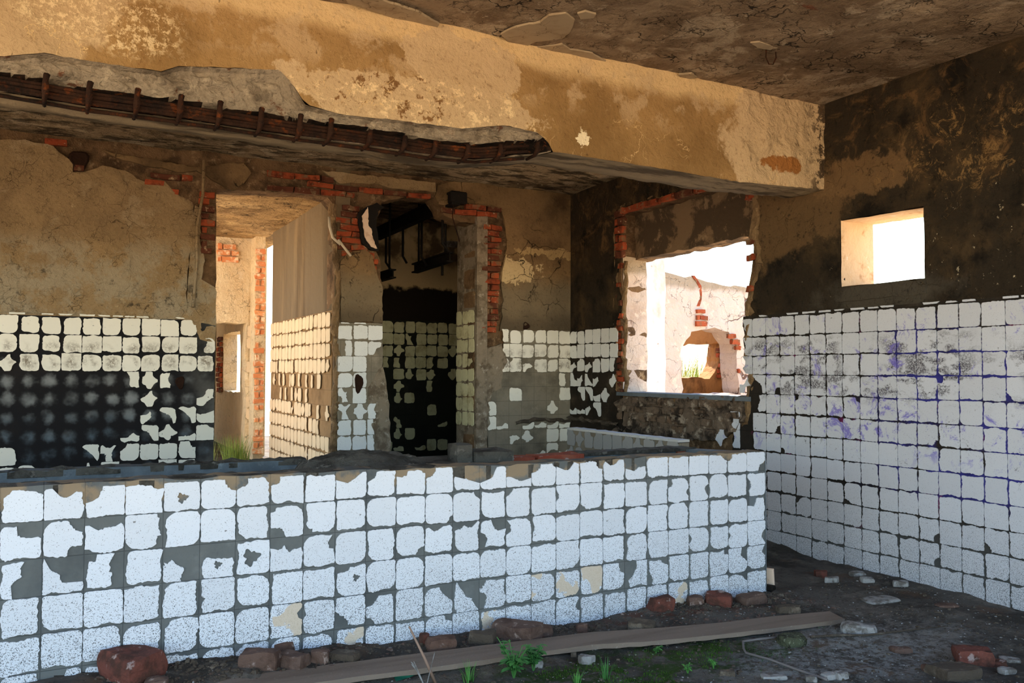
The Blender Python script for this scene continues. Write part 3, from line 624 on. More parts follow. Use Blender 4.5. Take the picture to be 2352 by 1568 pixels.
# spalled band
K = 16; nS = 420; xs_ = np.linspace(-3.2, Xend-.005, nS)
for i, X in enumerate(xs_):
    a = zt(X); b = zb(X); fade = min(1, (Xend-X)/.06)
    for j in range(K+1):
        t = j/K; z = a+(b-a)*t
        d = (.028+.05*t)*fade
        nz = .030*mn.fractal(Vector((X*9, z*22, 7)), .8, 2.2, 5)*fade
        if .010 < z-b < .085: nz -= .045*fade
        y = .46+d-nz
        if j == 0: y = .462; z += .004*mn.noise(Vector((X*25, 3, 1)))
        Vs.append((X, y, z))
for i in range(nS-1):
    for j in range(K):
        q = i*(K+1)+j; Fs.append((q, q+K+1, q+K+2, q+1))
_so = mk('spalled_concrete', Vs, Fs, [SPALL, RECESS], beam, 'broken pale concrete edge', False)
for p in _so.data.polygons:
    if .008 < p.center.z-zb(p.center.x) < .088: p.material_index = 1
# rebars and stirrups
for k, (t, dy, r) in enumerate([(.50, .055, .009), (.66, .050, .010), (.80, .06, .010), (.93, .06, .010), (1.0, .11, .010)]):
    pts = []
    for X in np.arange(-3.1, Xend-.1-.15*(k % 2), .08):
        a = zt(min(X, 2.3)); b = zb(X); ref = max(a-b, .10)
        t0 = t if t < 1 else 1
        z = b+min(.11, ref)*(1-t0)+.004*mn.noise(Vector((X*6, k, 0)))
        if t0 == 1: z -= .012
        pts.append((X, .46+dy-.012+.005*mn.noise(Vector((X*7, k, 3))), z))
    tube('rebar', pts, [r*(1+.25*mn.noise(Vector((p[0]*30, k, 1)))) for p in pts], RUST, beam, None, 7)
for u, v in [(105, 165), (205, 205), (315, 215), (415, 225), (505, 235), (600, 248), (690, 245), (760, 285), (850, 300), (930, 298), (1000, 315), (1075, 312), (1150, 325), (1235, 330)]:
    X = float(P(u, v, 'y', .47)[0]); b = zb(X); h = .10 if u < 800 else .065
    tube('stirrup', [(X+.005, .475, b+h), (X, .468, b+h*.7), (X, .470, b+h*.3), (X-.003, .50, b-.008), (X-.004, .60, b-.012)], [.015, .013, .017, .012, .009], RUST, beam, None, 6)

# ------------------------------------------------------------------ bricks
bpool = []
for i in range(10):
    bpool.append(rough_box_mesh('brick', 1, 1, 1, 1, .10, 0.0, 3, i))
bmeshes = {}
def brick(parent, M, a, b, w, h, d, mat, r):
    k = (round(w, 2), round(h, 3), mat.name, r.randint(0, 9))
    if k not in bmeshes:
        me = rough_box_mesh('brick', w, h, d, 1, .08, .0065, 26, len(bmeshes)); me.materials.append(mat); bmeshes[k] = me
    o = bpy.data.objects.new('brick', bmeshes[k]); C.objects.link(o)
    o.matrix_world = M @ Matrix.Translation((a, b, 0)) @ Matrix.Rotation(r.uniform(-.015, .015), 4, 'Z')
    o.parent = parent
    return o
def bricks(parent, M, poly, mat=BRICK, L=.235, h=.05, ch=.0625, seed=0, dens=1.0, half=False, out=-.004, z0=0.0, a0=0.0):
    r = random.Random(seed)
    xs = [p[0] for p in poly]; ys = [p[1] for p in poly]
    j = int((min(ys)-z0)/ch)-1
    while z0+j*ch < max(ys)+ch:
        b = z0+(j+.5)*ch; st = L+.012
        a = a0+math.floor((min(xs)-a0)/st)*st + (st/2 if j % 2 else 0)-st
        while a < max(xs)+st:
            # split the brick in pieces kept inside the region
            lo, hi = a-L/2, a+L/2
            sx = np.linspace(lo, hi, 13); okk = inside(sx, np.full(13, b), poly)
            if okk.any():
                l2 = sx[okk].min(); h2 = sx[okk].max(); w = h2-l2
                if w > .045 and r.random() < dens:
                    w = round(w/.04)*.04 if w < L*.95 else L
                    if w > .03: brick(parent, M @ Matrix.Translation((0, 0, r.uniform(-.008, .006)+out)), (l2+h2)/2, b, w, h*r.choice((.92, 1, 1.05)), .05, mat, r)
            a += st
        j += 1
MB = FB(YB-.0+.012)
bricks(wall_back, MB, pb([(80, 324), (135, 330), (165, 372), (168, 395), (300, 405), (440, 462), (446, 410), (330, 375), (230, 345), (120, 322)]), seed=1, dens=.5)
bricks(wall_back, MB, pb([(545, 440), (575, 398), (640, 395), (760, 405), (780, 425), (860, 425), (1000, 452), (1000, 462), (900, 450), (860, 450), (760, 448)]), seed=2, dens=.7)
bricks(wall_back, MB, pb([(458, 440), (494, 440), (494, 560), (474, 600), (460, 570)]), seed=3, L=.18)
bricks(wall_back, MB, pb([(484, 600), (494, 600), (494, 720), (484, 700)]), seed=13, L=.1, dens=.6)
bricks(wall_back, MB, pb([(766, 500), (790, 470), (828, 480), (832, 560), (868, 590), (872, 650), (862, 640), (845, 585), (790, 590), (768, 560)]), seed=4, L=.2, dens=.95)
bricks(wall_back, FB(YB-.02), pb([(1012, 478), (1080, 472), (1148, 482), (1152, 496), (1100, 500), (1012, 494)]), seed=5, dens=1)
bricks(wall_back, FB(YB+.004), [(4.03, 1.72), (4.19, 1.72), (4.24, 2.1), (4.27, 2.9), (4.03, 2.9)], seed=6, L=.2, dens=1, a0=4.13)
# big opening, left bricks column, lintel strip, right edge
bricks(wall_right, FR(XR+.022), [(-3.10, 1.15), (-2.99, 1.15), (-2.99, 2.46), (-3.10, 2.46)], seed=7, L=.10, dens=.8, a0=-3.04)
bricks(wall_right, FR(XR+.012), [(-3.11, 2.45), (-2.97, 2.45), (-2.96, 2.93), (-3.11, 2.93)], seed=17, L=.14, h=.065, ch=.08, dens=1, a0=-3.04)
lint = pr([(1425, 484), (1500, 464), (1600, 442), (1700, 422), (1712, 424), (1712, 434), (1600, 458), (1500, 480), (1452, 492)])
bricks(wall_right, FR(XR-.002), [(-3.0, 2.915), (-1.2, 2.90), (-1.2, 2.965), (-3.0, 2.985)], seed=8, L=.24, dens=1, z0=2.912)
bricks(wall_right, FR(XR+.02), [(-1.27, 1.9), (-1.17, 1.9), (-1.17, 2.85), (-1.27, 2.85)], seed=9, L=.09, dens=.75, a0=-1.22)
slab('jamb_lining', FB(3.033), jag([(XR+.05, 1.15), (XR+.335, 1.15), (XR+.335, 2.5), (XR+.05, 2.5)], .08, .008, 81), t=.02, h=.06, amp=.012, sc=8, mat=OUTP, parent=wall_right, label='pale plaster of the opening reveal')
# recessed plastered lintel of the opening (outer leaf)
lint_o = slab('lintel', FR(XR+.20), jag([(-3.10, 2.48), (-1.1, 2.50), (-1.1, 3.0), (-3.10, 3.0)], .08, .01, 31), t=.2, h=.07, amp=.012, sc=5, mat=(lambda s: (s.lay(srgb(66, 54, 42), 2.8, .44, .52, amt=.85, dist=.4), s.lay(srgb(160, 134, 104), 5, .58, .66, amt=.6), s.hadd(s.noise(6, 9), 1), s.done(1, .03))[-1])(Mt('peeling lintel plaster', srgb(124, 102, 78))), parent=wall_right, label='recessed peeling lintel')
# rough broken render along the opening's right edge
def lumps(name, pts, rad, mat, parent, frame, seed=0, label=None, thick=.06):
    """ragged broken edge: a chain of angular pieces in one relief strip"""
    r = random.Random(seed); V = []; F = []
    L = jag(pts, .05, .012, seed, closed=False)
    n = len(L); prof = 7
    for i, (a, b) in enumerate(L):
        p0 = L[max(0, i-1)]; p1 = L[min(n-1, i+1)]
        dx, dy = p1[0]-p0[0], p1[1]-p0[1]; q = math.hypot(dx, dy) or 1; nx, ny = -dy/q, dx/q
        R = rad*r.uniform(.65, 1.3); T = thick*r.uniform(.6, 1.2)
        for k in range(prof):
            an = math.pi*k/(prof-1)
            ww = math.cos(an)*R; hh = math.sin(an)*T*r.uniform(.8, 1.15)-.02
            V.append(tuple(frame @ Vector((a+nx*ww, b+ny*ww, hh))))
    for i in range(n-1):
        for k in range(prof-1):
            q = i*prof+k; F.append((q, q+1, q+prof+1, q+prof))
    return mk(name, V, F, mat, parent, label)
MRED = (lambda s: (s.lay(srgb(78, 62, 44), 5, .45, .65, amt=.8), s.lay(srgb(176, 148, 110), 11, .56, .66, amt=.7), s.hadd(s.noise(14, 9), 1.6), s.done(1, .03))[-1])(Mt('broken render edge', srgb(134, 108, 78)))
lumps('broken_render', [(-1.17, 2.9), (-1.15, 2.7), (-1.2, 2.5), (-1.13, 2.3), (-1.16, 2.1), (-1.24, 1.9), (-1.26, 1.7), (-1.27, 1.5), (-1.20, 1.3), (-1.26, 1.12), (-1.25, .95)], .055, MRED, wall_right, FR(XR+.01), 3, 'jagged broken render edge of the opening', .035)
lumps('broken_render', [(-2.99, 1.13), (-2.98, 1.3), (-3.02, 1.5), (-2.99, 1.7), (-3.01, 1.95), (-2.99, 2.15), (-2.98, 2.45)], .028, MRED, wall_right, FR(XR+.03), 4, None, .03)
lumps('broken_render', [(-3.12, 1.13), (-3.11, 1.3), (-3.14, 1.5), (-3.11, 1.7), (-3.13, 1.95), (-3.12, 2.2), (-3.13, 2.5), (-3.12, 2.95), (-2.9, 3.0), (-2.6, 3.0), (-2.2, 2.99), (-1.9, 3.0)], .022, MRED, wall_right, FR(XR+.01), 14, None, .028)
lumps('broken_render', [(4.02, 2.9), (4.04, 2.6), (4.01, 2.2), (4.03, 1.8), (4.05, 1.4), (4.02, 1.0), (4.04, .6)], .03, MRED, wall_back, FB(YB+.01), 5, None, .04)
lumps('broken_render', pb([(765, 470), (770, 560), (778, 640), (774, 760), (776, 860), (770, 960), (768, 1060)]), .035, MRED, wall_back, FB(YB+.01), 6, None, .045)
lumps('broken_render', pb([(1185, 970), (1240, 962), (1308, 966)]), .022, CLOD, wall_back, FB(YB), 7, 'remnant of a broken shelf', .07)
lumps('broken_render', [(-3.93, .855), (-3.6, .85), (-3.3, .84), (-3.05, .83)], .022, CLOD, wall_right, FR(XR), 8, None, .07)
# exposed rough masonry under the opening
slab('rough_masonry', FR(XR+.0), jag(pr([(1405, 1002), (1425, 960), (1415, 925), (1440, 908), (1712, 910), (1716, 950), (1690, 990), (1650, 1010), (1540, 1010)]), .05, .01, 33), t=.05, h=.03, amp=.05, sc=12, mat=BRICKD, parent=wall_right, label='dark exposed rubble masonry')
bricks(wall_right, FR(XR-.004), pr([(1420, 965), (1425, 918), (1700, 918), (1700, 975), (1640, 1000), (1500, 985)]), mat=BRICKD, seed=10, L=.13, h=.06, ch=.08, dens=.65)
sill = slab('sill', FF(1.155), [(XR-.02, 1.22), (XR+.30, 1.22), (XR+.30, 3.06), (XR-.02, 3.06)], t=.035, h=.1, amp=.003, mat=CEMENT, parent=wall_right, label='grey cement sill', back=True)
s = Mt('brick painted sunlit orange', srgb(206, 122, 74)); s.mix(srgb(232, 160, 104), s.rand(), .8); s.lay(srgb(240, 214, 176), 9, .5, .62, amt=.9); s.hadd(s.noise(40, 6), 1); BRICKS = s.done(.6, .01)  # lit copy of the brick: strong light put into paler colours
# bricks of the corridor end
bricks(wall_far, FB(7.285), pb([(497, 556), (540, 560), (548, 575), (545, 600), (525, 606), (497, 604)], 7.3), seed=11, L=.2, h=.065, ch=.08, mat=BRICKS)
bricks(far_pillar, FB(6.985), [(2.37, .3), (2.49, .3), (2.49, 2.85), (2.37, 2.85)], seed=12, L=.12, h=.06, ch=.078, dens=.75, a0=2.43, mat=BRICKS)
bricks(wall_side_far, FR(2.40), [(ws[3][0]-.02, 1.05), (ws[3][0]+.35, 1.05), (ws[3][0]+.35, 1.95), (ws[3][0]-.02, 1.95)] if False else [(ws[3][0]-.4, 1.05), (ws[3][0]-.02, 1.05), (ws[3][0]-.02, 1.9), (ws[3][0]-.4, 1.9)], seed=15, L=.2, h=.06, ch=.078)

# ------------------------------------------------------------------ tiles
def tile_outline(r, w, h, ins, cr, bites, c=None, N=44, jagamp=.0095):
    """star-shaped chipped outline of a tile; local origin at lower left"""
    cx, cy = (c if c else (.5, .5)); cx *= w; cy *= h
    th = (np.arange(N)+.5)/N*2*math.pi
    dx, dy = np.cos(th), np.sin(th)
    ph = [r.uniform(0, 6.28) for _ in range(12)]; fq = [r.uniform(30, 70) for _ in range(6)]+[r.uniform(130, 330) for _ in range(6)]
    def nz(x, y, k):
        s0 = np.zeros_like(x)
        for i in range(3):
            s0 += np.sin(x*fq[(i+k) % 6]*1.0+ph[i]+k)*np.cos(y*fq[(i+2*k) % 6]+ph[i+3])*.33
            s0 += .45*np.sin(x*fq[6+(i+k) % 6]+ph[i+6]+k*2)*np.sin(y*fq[6+(i+2) % 6]+ph[i+9])*.33
        return s0
    def Fv(x, y):
        f = np.minimum(x-ins[0]-jagamp*.9*min(1, ins[0]/.004)*nz(x, y, 0), w-x-ins[1]-jagamp*min(1, ins[1]/.004)*nz(x, y, 1))
        f = np.minimum(f, y-ins[2]-jagamp*min(1, ins[2]/.004)*nz(x, y, 2))
        f = np.minimum(f, h-y-ins[3]-jagamp*min(1, ins[3]/.004)*nz(x, y, 3))
        # rounded corners
        for (qx, qy), R in zip(((0, 0), (1, 0), (0, 1), (1, 1)), cr):
            if R <= 0: continue
            ax = (x-ins[0]) if qx == 0 else (w-ins[1]-x); ay = (y-ins[2]) if qy == 0 else (h-ins[3]-y)
            m_ = (ax < R) & (ay < R)
            d = R-np.hypot(R-ax, R-ay)
            f = np.where(m_, np.minimum(f, d), f)
        for bx_, by_, br in bites:
            f = np.minimum(f, np.hypot(x-bx_*w, y-(1-by_)*h)-br*w-jagamp*1.6*nz(x, y, 2))
        return f
    t = np.zeros(N); alive = np.ones(N, bool); st = .0035
    for k in range(60):
        x = cx+dx*(t+st); y = cy+dy*(t+st)
        ok = (Fv(x, y) > 0) & alive
        t = np.where(ok, t+st, t); alive = ok
        if not alive.any(): break
    return [(float(a), float(b)) for a, b in zip(cx+dx*t, cy+dy*t)], (cx, cy), float(t.mean())
def tile_mesh(r, w, h, wear=1.0, bites=(), c=None, hole=None, th=.005, N=44):
    k = wear
    ins = [r.choice((.0002, .0002, .0006, .004, .008, .012))*k+.0004 for _ in range(4)]
    cr = [r.choice((0, 0, .006, .018, .028, .05))*k for _ in range(4)]
    cr = [min(x, .45*min(w, h)) for x in cr]
    out, cc, rad = tile_outline(r, w, h, ins, cr, bites, c if c else (hole[:2] if hole else None), N)
    if rad < .012: return None
    N = len(out); V = []; F = []
    V += [(x, y, th) for x, y in out]; V += [(x, y, -.001) for x, y in out]
    if hole:
        hr = hole[2]*w
        for i in range(N):
            a = (i+.5)/N*2*math.pi; rr = hr*(1+.25*math.sin(3*a+1)+.15*math.sin(7*a))
            V.append((cc[0]+rr*math.cos(a), cc[1]+rr*math.sin(a), th))
        V += [(x, y, -.001) for x, y, z in V[2*N:3*N]]
        for i in range(N):
            j = (i+1) % N; F += [(i, j, 2*N+j, 2*N+i), (N+j, N+i, i, j)[::1] if False else (i, N+i, N+j, j), (2*N+i, 2*N+j, 3*N+j, 3*N+i)]
    else:
        V.append((cc[0], cc[1], th))
        for i in range(N):
            j = (i+1) % N; F += [(2*N, i, j), (i, N+i, N+j, j)]
    me = bpy.data.meshes.new('tile'); me.from_pydata(V, [], F); me.update()
    return me
def put_tile(parent, M, a, b, me, mat, tilt=0.0):
    if me is None: return
    if not me.materials: me.materials.append(mat)
    o = bpy.data.objects.new('tile', me); C.objects.link(o); o.matrix_world = M @ Matrix.Translation((a, b, 0)); o.parent = parent
    return o
# code letters: full, chipped halves and corners   (bites: x, y from top left, radius; centre: x, y from lower left)
CODE = {'#': ((), None), 'c': (((0, 0, .3),), None), 'd': (((1, 0, .3),), None), 'e': (((0, 1, .3),), None), 'f': (((1, 1, .3),), None),
        'U': (((.5, -.1, .55), (.1, .2, .3)), (.5, .25)), 'N': (((.5, 1.1, .6),), (.5, .75)), 'L': (((1.05, .4, .55), (.9, .9, .35)), (.25, .5)),
        'R': (((-.05, .4, .55), (.1, .9, .35)), (.75, .5)), 'B': (((.5, 1.05, .3), (.1, .9, .35)), (.5, .6)),
        's': (((0, 0, .35), (1, .1, .35), (0, 1, .3), (1, 1, .4)), (.5, .5)), 't': (((.2, .0, .45), (1, .2, .4), (.8, 1.1, .5)), (.42, .4)),
        'b': (((.3, .15, .55), (.9, .1, .45)), (.5, .15)), 'q': (((0, 0, .55), (1, 1, .45)), (.6, .5)), 'w': (((1, 0, .65),), (.3, .35)), 'm': (((0, 1, .7),), (.7, .7)),
        'v': (((1, 1, .7),), (.3, .7)), 'x': (((.9, .5, .3), (.5, .0, .2), (.1, .7, .2)), (.42, .5))}
def field(parent, M, a0, z0, rowsmap, mat, sz=.15, szb=.15, seed=0, wear=1.0, pool=40, N=36):
    r = random.Random(seed); cache = {}
    for j, row in enumerate(rowsmap):
        for i, ch in enumerate(row):
            if ch in '. ': continue
            bites, c = CODE[ch]
            key = (ch, r.randint(0, pool if ch == '#' else 12))
            if key not in cache:
                bt = [(x+r.uniform(-.06, .06), y+r.uniform(-.06, .06), q*r.uniform(.9, 1.1)) for x, y, q in bites]
                cache[key] = tile_mesh(r, sz, szb, wear, bt, c, None, .005, N)
            put_tile(parent, M, a0+i*sz, z0-(j+1)*szb, cache[key], mat)

# back wall, left of the first doorway
field(wall_back, FB(YB-.004), 1.421-.15*15, 1.795, [
    '#############d.', '##############R', '..##s##########', '..........RsL..', '...........s..q', '...........tmmU',
    '..........bmsbd', '#####...mxc##d.', '######tbsm.b##.'], T_BACK, seed=11)
# pier
field(wall_back, FB(YB-.009), 2.525, 1.795, ['###', 'R#v', '##.', '##.', 'x#.', 'xsL', '##L', '##L', '#L.'], T_PIER, .147, .15, seed=12)
# right of the dark doorway
field(wall_back, FB(YB-.004), 5.105-.15*7, 1.795, ['.R#####', '.R#####', '.Rctefd', '......L', '..#...#', 'R....s.', 'Rb.bbbb', '..ts.##', '....bNb'], T_BACK, seed=13)
# right wall beyond the opening
field(wall_right, FR(XR-.004), -YB, 1.795, ['######', '######', 'tctc#L', 'wtwt.s', '.mmbs.', 'bbtm..', '......', '##b...', '#b....'], T_PIER, seed=14)
# right wall, main field
RWF = [
    '..R######################', '..R######################', '..R######################', '..tmf#########c##########', '...R#####d###############',
    '.R.######################', 'sR.######################', '..L######################', '.########################', '.########################',
    '.########################', '.########################', '.########################']
_r = random.Random(8)
RWF = [''.join((_r.choice('cdeef') if (q == '#' and _r.random() < (.14 if 2 < j < 11 else .05)) else q) for q in row) for j, row in enumerate(RWF)]
field(wall_right, FR(XR-.001), -1.196-.148*3, 1.784, RWF, T_RIGHT, .148, .15, seed=15, wear=.6, pool=130, N=52)
# white cap strip pieces above the tile fields
def strips(parent, M, a0, a1, b, mat, seed, dens=.8):
    r = random.Random(seed); a = a0
    while a < a1:
        w = r.uniform(.08, .2)
        if r.random() < dens:
            me = tile_mesh(r, w, .016, .25, (), None, None, .008, 24)
            put_tile(parent, M, a, b, me, mat)
        a += w+.004
strips(wall_right, FR(XR-.001), -1.25, 2.6, 1.79, T_RIGHT, 1)
strips(wall_back, FB(YB-.004), -1.0, 1.2, 1.80, T_BACK, 2, .7)
strips(wall_back, FB(YB-.009), 2.54, 2.95, 1.80, T_PIER, 3, .9)
# corridor and dark room tiles
field(wall_corridor, FR(2.478), -6.58, 1.925, ['#################', '#################', '#################', '##L####L########s', '.s.LR.R#.L.LR.#..', '...R.L.Ls#.L.....', '##e#c##t##s#L.L.s',
    '###########L##L..', '#################', '######d####s#####', '#################'], T_CORR, seed=16, N=24)
field(wall_room, FB(6.27), 3.78-.15*6, 1.985, ['##############', '########x####.', '#######s####s.', '#.##s#LL##L#..', '.#.##..#s#s.s.', '..s....s..L...', '.#..s..s#.....', '..s.......#...',
    '.....s.x...b.b', '#..#...s#.....', '.#.#..#b.b##..', '#..b....b..b..'], T_ROOM, seed=17, N=24)
jamb = [o for o in C.objects if o.name == 'wall_room_side'][0]
field(jamb, FR(3.962), -4.41, 1.99, ['###', '###', '###', '##t', '###', '##d', '###', '###'], T_ROOM, .148, .15, seed=18, N=24)
# bits of tile on the far pillar
field(wall_far, FB(7.28), 2.325, 1.93, ['#', '#', '.', '#', '.', '.', 'L', 'L', '.', '.', '#'], T_CORR, .10, .15, seed=19, N=24)

# ------------------------------------------------------------------ washing trough with tiled front
tr = bpy.data.objects.new('washing_trough', None); C.objects.link(tr); tr.location = (1.5, 0, 0)
tag(tr, 'long low washing trough faced with chipped white tiles across the foreground', 'trough')
bpy.context.view_layer.update()
def par(o, p):
    o.parent = p; o.matrix_parent_inverse = p.matrix_world.inverted(); return o
topl = jag([(4.055, .868), (3.62, .868), (3.0, .872), (2.4, .868), (1.9, .876), (1.4, .884), (.6, .89), (0, .89), (-1.6, .892)], .07, .006, 51, closed=False)
par(slab('front_wall', FB(0), [(-1.6, -.2), (4.055, -.2)] + topl, t=.15, h=.15, amp=.002, mat=BED_GREY, back=True), tr)
par(slab('top_rim', FF(0), jag([(-1.6, .004), (4.05, .004), (4.05, .15), (2.2, .12), (1.9, .16), (-1.6, .14)], .05, .006, 52), t=-.80, h=.035, amp=.010, sc=14, mat=CRUMB, bmp=lambda x, y: float(np.interp(x, [-1.6, 0, 1.4, 1.9, 2.4, 3.0, 3.62, 4.05], [.894, .892, .886, .878, .870, .874, .870, .868]))-y*.17*(1 if x > 1.9 else 0)), tr)['label'] = 'crumbling cement top edge'
par(slab('end_wall', FL(4.045), [(.0, -.2), (.75, -.2), (.75, .83), (.0, .862)], t=.12, h=.15, amp=.002, mat=CEMENT, back=True), tr)
par(box('basin_floor', (-1.6, .10, .4), (4.0, .8, .62), CEMENT), tr)
# left basin: rear wall, end block and rubble mound
par(slab('rear_wall', FB(.76), jag([(-1.6, .3), (1.36, .3), (1.40, .865), (.7, .872), (-1.6, .868)], .1, .004, 53), t=.12, h=.1, amp=.004, mat=CEMENT, back=True), tr)['label'] = 'blue-grey cement back of the basin'
par(slab('top_rim', FF(.872), jag([(-1.6, .76), (1.42, .76), (1.42, .88), (-1.6, .88)], .05, .008, 54), t=.03, h=.03, amp=.02, sc=15, mat=CRUMB), tr)
par(box('basin_divider', (1.36, .12, .4), (2.3, .86, .845), CRUMB, bev=.01), tr)
def mound(name, cx, cy, rx, ry, h, z, mat, seed=0, n=26):
    V = []; F = []
    for i in range(n):
        for j in range(n):
            u = i/(n-1)*2-1; v = j/(n-1)*2-1; d = math.hypot(u, v)
            zz = h*max(0, 1-d*d)**.8 + .02*mn.fractal(Vector((u*5+seed, v*5, 1)), 1, 2, 3)*(1 if d < .95 else .2) - (.03 if d > .98 else 0)
            V.append((cx+u*rx, cy+v*ry, z+zz))
    for i in range(n-1):
        for j in range(n-1):
            q = i*n+j; F.append((q, q+n, q+n+1, q+1))
    return mk(name, V, F, mat)
par(mound('cement_mound', 1.66, .55, .36, .30, .075, .845, CRUMB, 3), tr)['label'] = 'heap of crumbled cement on the divider'
# right basin: rear rim in cement with two bared bricks, broken stub at its left end
par(slab('rear_wall', FB(.62), jag([(2.3, .3), (4.0, .3), (4.0, .832), (3.7, .842), (3.16, .843), (3.14, .838), (2.45, .825), (2.3, .80)], .1, .004, 55), t=.13, h=.08, amp=.005, mat=CEMENT, back=True), tr)
par(slab('top_rim', FF(.846), jag([(3.12, .60), (4.0, .59), (4.0, .74), (3.12, .75)], .05, .006, 56), t=.02, h=.03, amp=.010, sc=15, mat=CRUMB), tr)
def onebrick(name, lo, hi, mat, seed, label=None, p=tr, rot=0):
    me = rough_box_mesh(name, hi[0]-lo[0], hi[1]-lo[1], hi[2]-lo[2], 3, .05, .004, 25, seed); me.materials.append(mat)
    o = bpy.data.objects.new(name, me); C.objects.link(o); o.location = [(lo[i]+hi[i])/2 for i in range(3)]; o.rotation_euler.z = rot
    bpy.context.view_layer.update(); par(o, p)
    if label: o['label'] = label
    return o
BR2 = (lambda s: (s.lay(srgb(150, 62, 44), 8, .4, .65, amt=.7), s.lay(srgb(190, 176, 168), 20, .6, .66, amt=.8), s.hadd(s.noise(40, 8), 1), s.done(1, .01))[-1])(Mt('bared rim brick', srgb(158, 92, 70)))
onebrick('brick', (2.49, .585, .775), (2.76, .74, .838), BR2, 1); onebrick('brick', (2.775, .582, .772), (3.11, .74, .842), BR2, 2); onebrick('brick', (3.86, .60, .775), (3.95, .72, .838), BR2, 3)
onebrick('cement_stub', (2.17, .42, .83), (2.26, .56, .945), CRUMB, 4, 'upright cement stub'); onebrick('cement_lump', (2.27, .40, .83), (2.52, .66, .90), CRUMB, 5)
onebrick('cement_lump', (2.2, .16, .80), (2.5, .42, .845), CRUMB, 6)
rr = random.Random(5)
for i in range(14):
    x = rr.uniform(2.2, 3.4); y = rr.uniform(.05, .16)
    onebrick('mortar_crumb', (x, y*.7, .845), (x+rr.uniform(.02, .05), y*.7+rr.uniform(.015, .03), .845+rr.uniform(.012, .022)), STP if i % 2 else CRUMB, 20+i, rot=rr.uniform(0, 3))
onebrick('mortar_crumb', (3.0, .06, .85), (3.07, .10, .87), STP, 60)

FT = {}
def ft(c, r, b=(), ce=None, ho=None): FT[(c, r)] = (b, ce, ho)
ft(0, 0, ((0, 0, .22), (.95, 0, .12))); ft(1, 0, ((.55, -.05, .28), (.85, .02, .16))); ft(2, 0, ((0, 0, .4),)); ft(3, 0, ((.8, 0, .15),)); ft(4, 0, (), None, (.5, .45, .13)); ft(5, 0, ((1, 0, .33),))
ft(6, 0, ((0, 0, .28), (1, 0, .12))); ft(7, 0, ((.05, -.05, .25), (.2, .1, .12))); ft(9, 0, ((.4, -.1, .38), (.0, -.1, .2))); ft(10, 0, ((0, 0, .3),)); ft(11, 0, ((.08, 0, .28), (1, 0, .18)))
ft(12, 0, ((0, 0, .35),)); ft(13, 0, ((.55, -.1, .48), (.1, -.05, .2))); ft(14, 0, ((.1, -.15, .55),)); ft(15, 0, ((.5, -.12, .62),), (.5, .22)); ft(16, 0, ((0, 0, .38), (1, 0, .15)))
ft(17, 0, ((.4, -.15, .38),)); ft(18, 0, ((.9, 0, .2),)); ft(19, 0, ((.4, -.15, .32),)); ft(20, 0, ((.45, -.2, .58),), (.5, .3)); ft(24, 0, ((.9, 0, .25),)); ft(25, 0, ((0, 0, .28),)); ft(26, 0, ((1, 1, .35),))
ft(-1, 0, ((1, 0, .2),))
ft(0, 1, ((.75, .05, .38), (.98, .25, .2)), (.35, .3)); ft(1, 1, ((.95, 0, .32), (.9, 1.0, .3))); ft(2, 1, ((.3, -.05, .36), (.7, 0, .3), (.0, 1.1, .2)), (.5, .35)); ft(6, 1, ((0, 1, .25),)); ft(7, 1, ((.05, 1, .35), (0, 0, .15)))
ft(22, 1, ((0, .2, .2), (1, .6, .15))); ft(26, 1, ((0, .55, .22), (0, .9, .15))); ft(24, 1); ft(9, 1, ((1, 1, .15),))
ft(0, 2, ((.62, .72, .32), (.8, .3, .33)), (.22, .55)); ft(1, 2, ((.45, .15, .30), (.62, .52, .2), (.9, .2, .2)), (.25, .25)); ft(2, 2, ((1, .3, .38), (1, .8, .3), (.1, 0, .2)), (.35, .4))
ft(4, 2, ((.7, .1, .55), (1, .8, .5), (.1, .15, .3)), (.22, .32)); ft(5, 2, ((.3, .0, .45), (.9, .1, .4)), None, (.5, .38, .10)); ft(6, 2, (), None, (.45, .5, .22)); ft(7, 2, ((.2, .05, .3), (.7, .05, .35)), (.5, .35)); ft(8, 2, ((1, .25, .22), (.9, .0, .1)))
ft(9, 3, ((.2, .0, .28), (.0, .1, .2)), None, (.68, .55, .10)); ft(12, 2, ((.5, -.2, .4),)); ft(13, 2, ((.2, -.05, .32), (.6, -.1, .3))); ft(14, 2, ((.75, .1, .25), (.0, .7, .25))); ft(15, 2, ((0, .3, .2),))
ft(9, 4, ((.2, .8, .2), (0, .6, .12))); ft(10, 4, ((0, 0, .42), (0, 1, .25))); ft(13, 4, ((.85, .0, .55), (1.1, .5, .4), (.0, 1.0, .15)), (.35, .35)); ft(14, 4, ((0, 0, .3), (0, .7, .25))); ft(14, 3)
ft(12, 4, ((1, 0, .5),)); ft(19, 4, ((1, .1, .3),)); ft(20, 4, ((0, .2, .48), (0, .9, .22)), (.65, .5)); ft(21, 4, ((.9, 0, .3), (0, .75, .3)), (.5, .4)); ft(25, 4, ((1, .2, .3),)); ft(26, 3, ((1, .6, .25),)); ft(26, 2, ((.2, .1, .3),))
ft(1, 5, ((.3, .3, .25), (1, .3, .12))); ft(2, 5, ((.95, .9, .2),)); ft(3, 5, ((0, 1, .3),)); ft(6, 5, ((0, 0, .25),)); ft(25, 5, ((1, 0, .3),)); ft(3, 4); ft(4, 4, ((0, 0, .25),)); ft(5, 4); ft(8, 4, ((.0, .4, .1),))
r = random.Random(77)
M0 = FB(-.002)
SPOT = [(7, 4), (18, 4), (16, 4), (17, 4), (14, 5), (9, 5), (22, 5)]
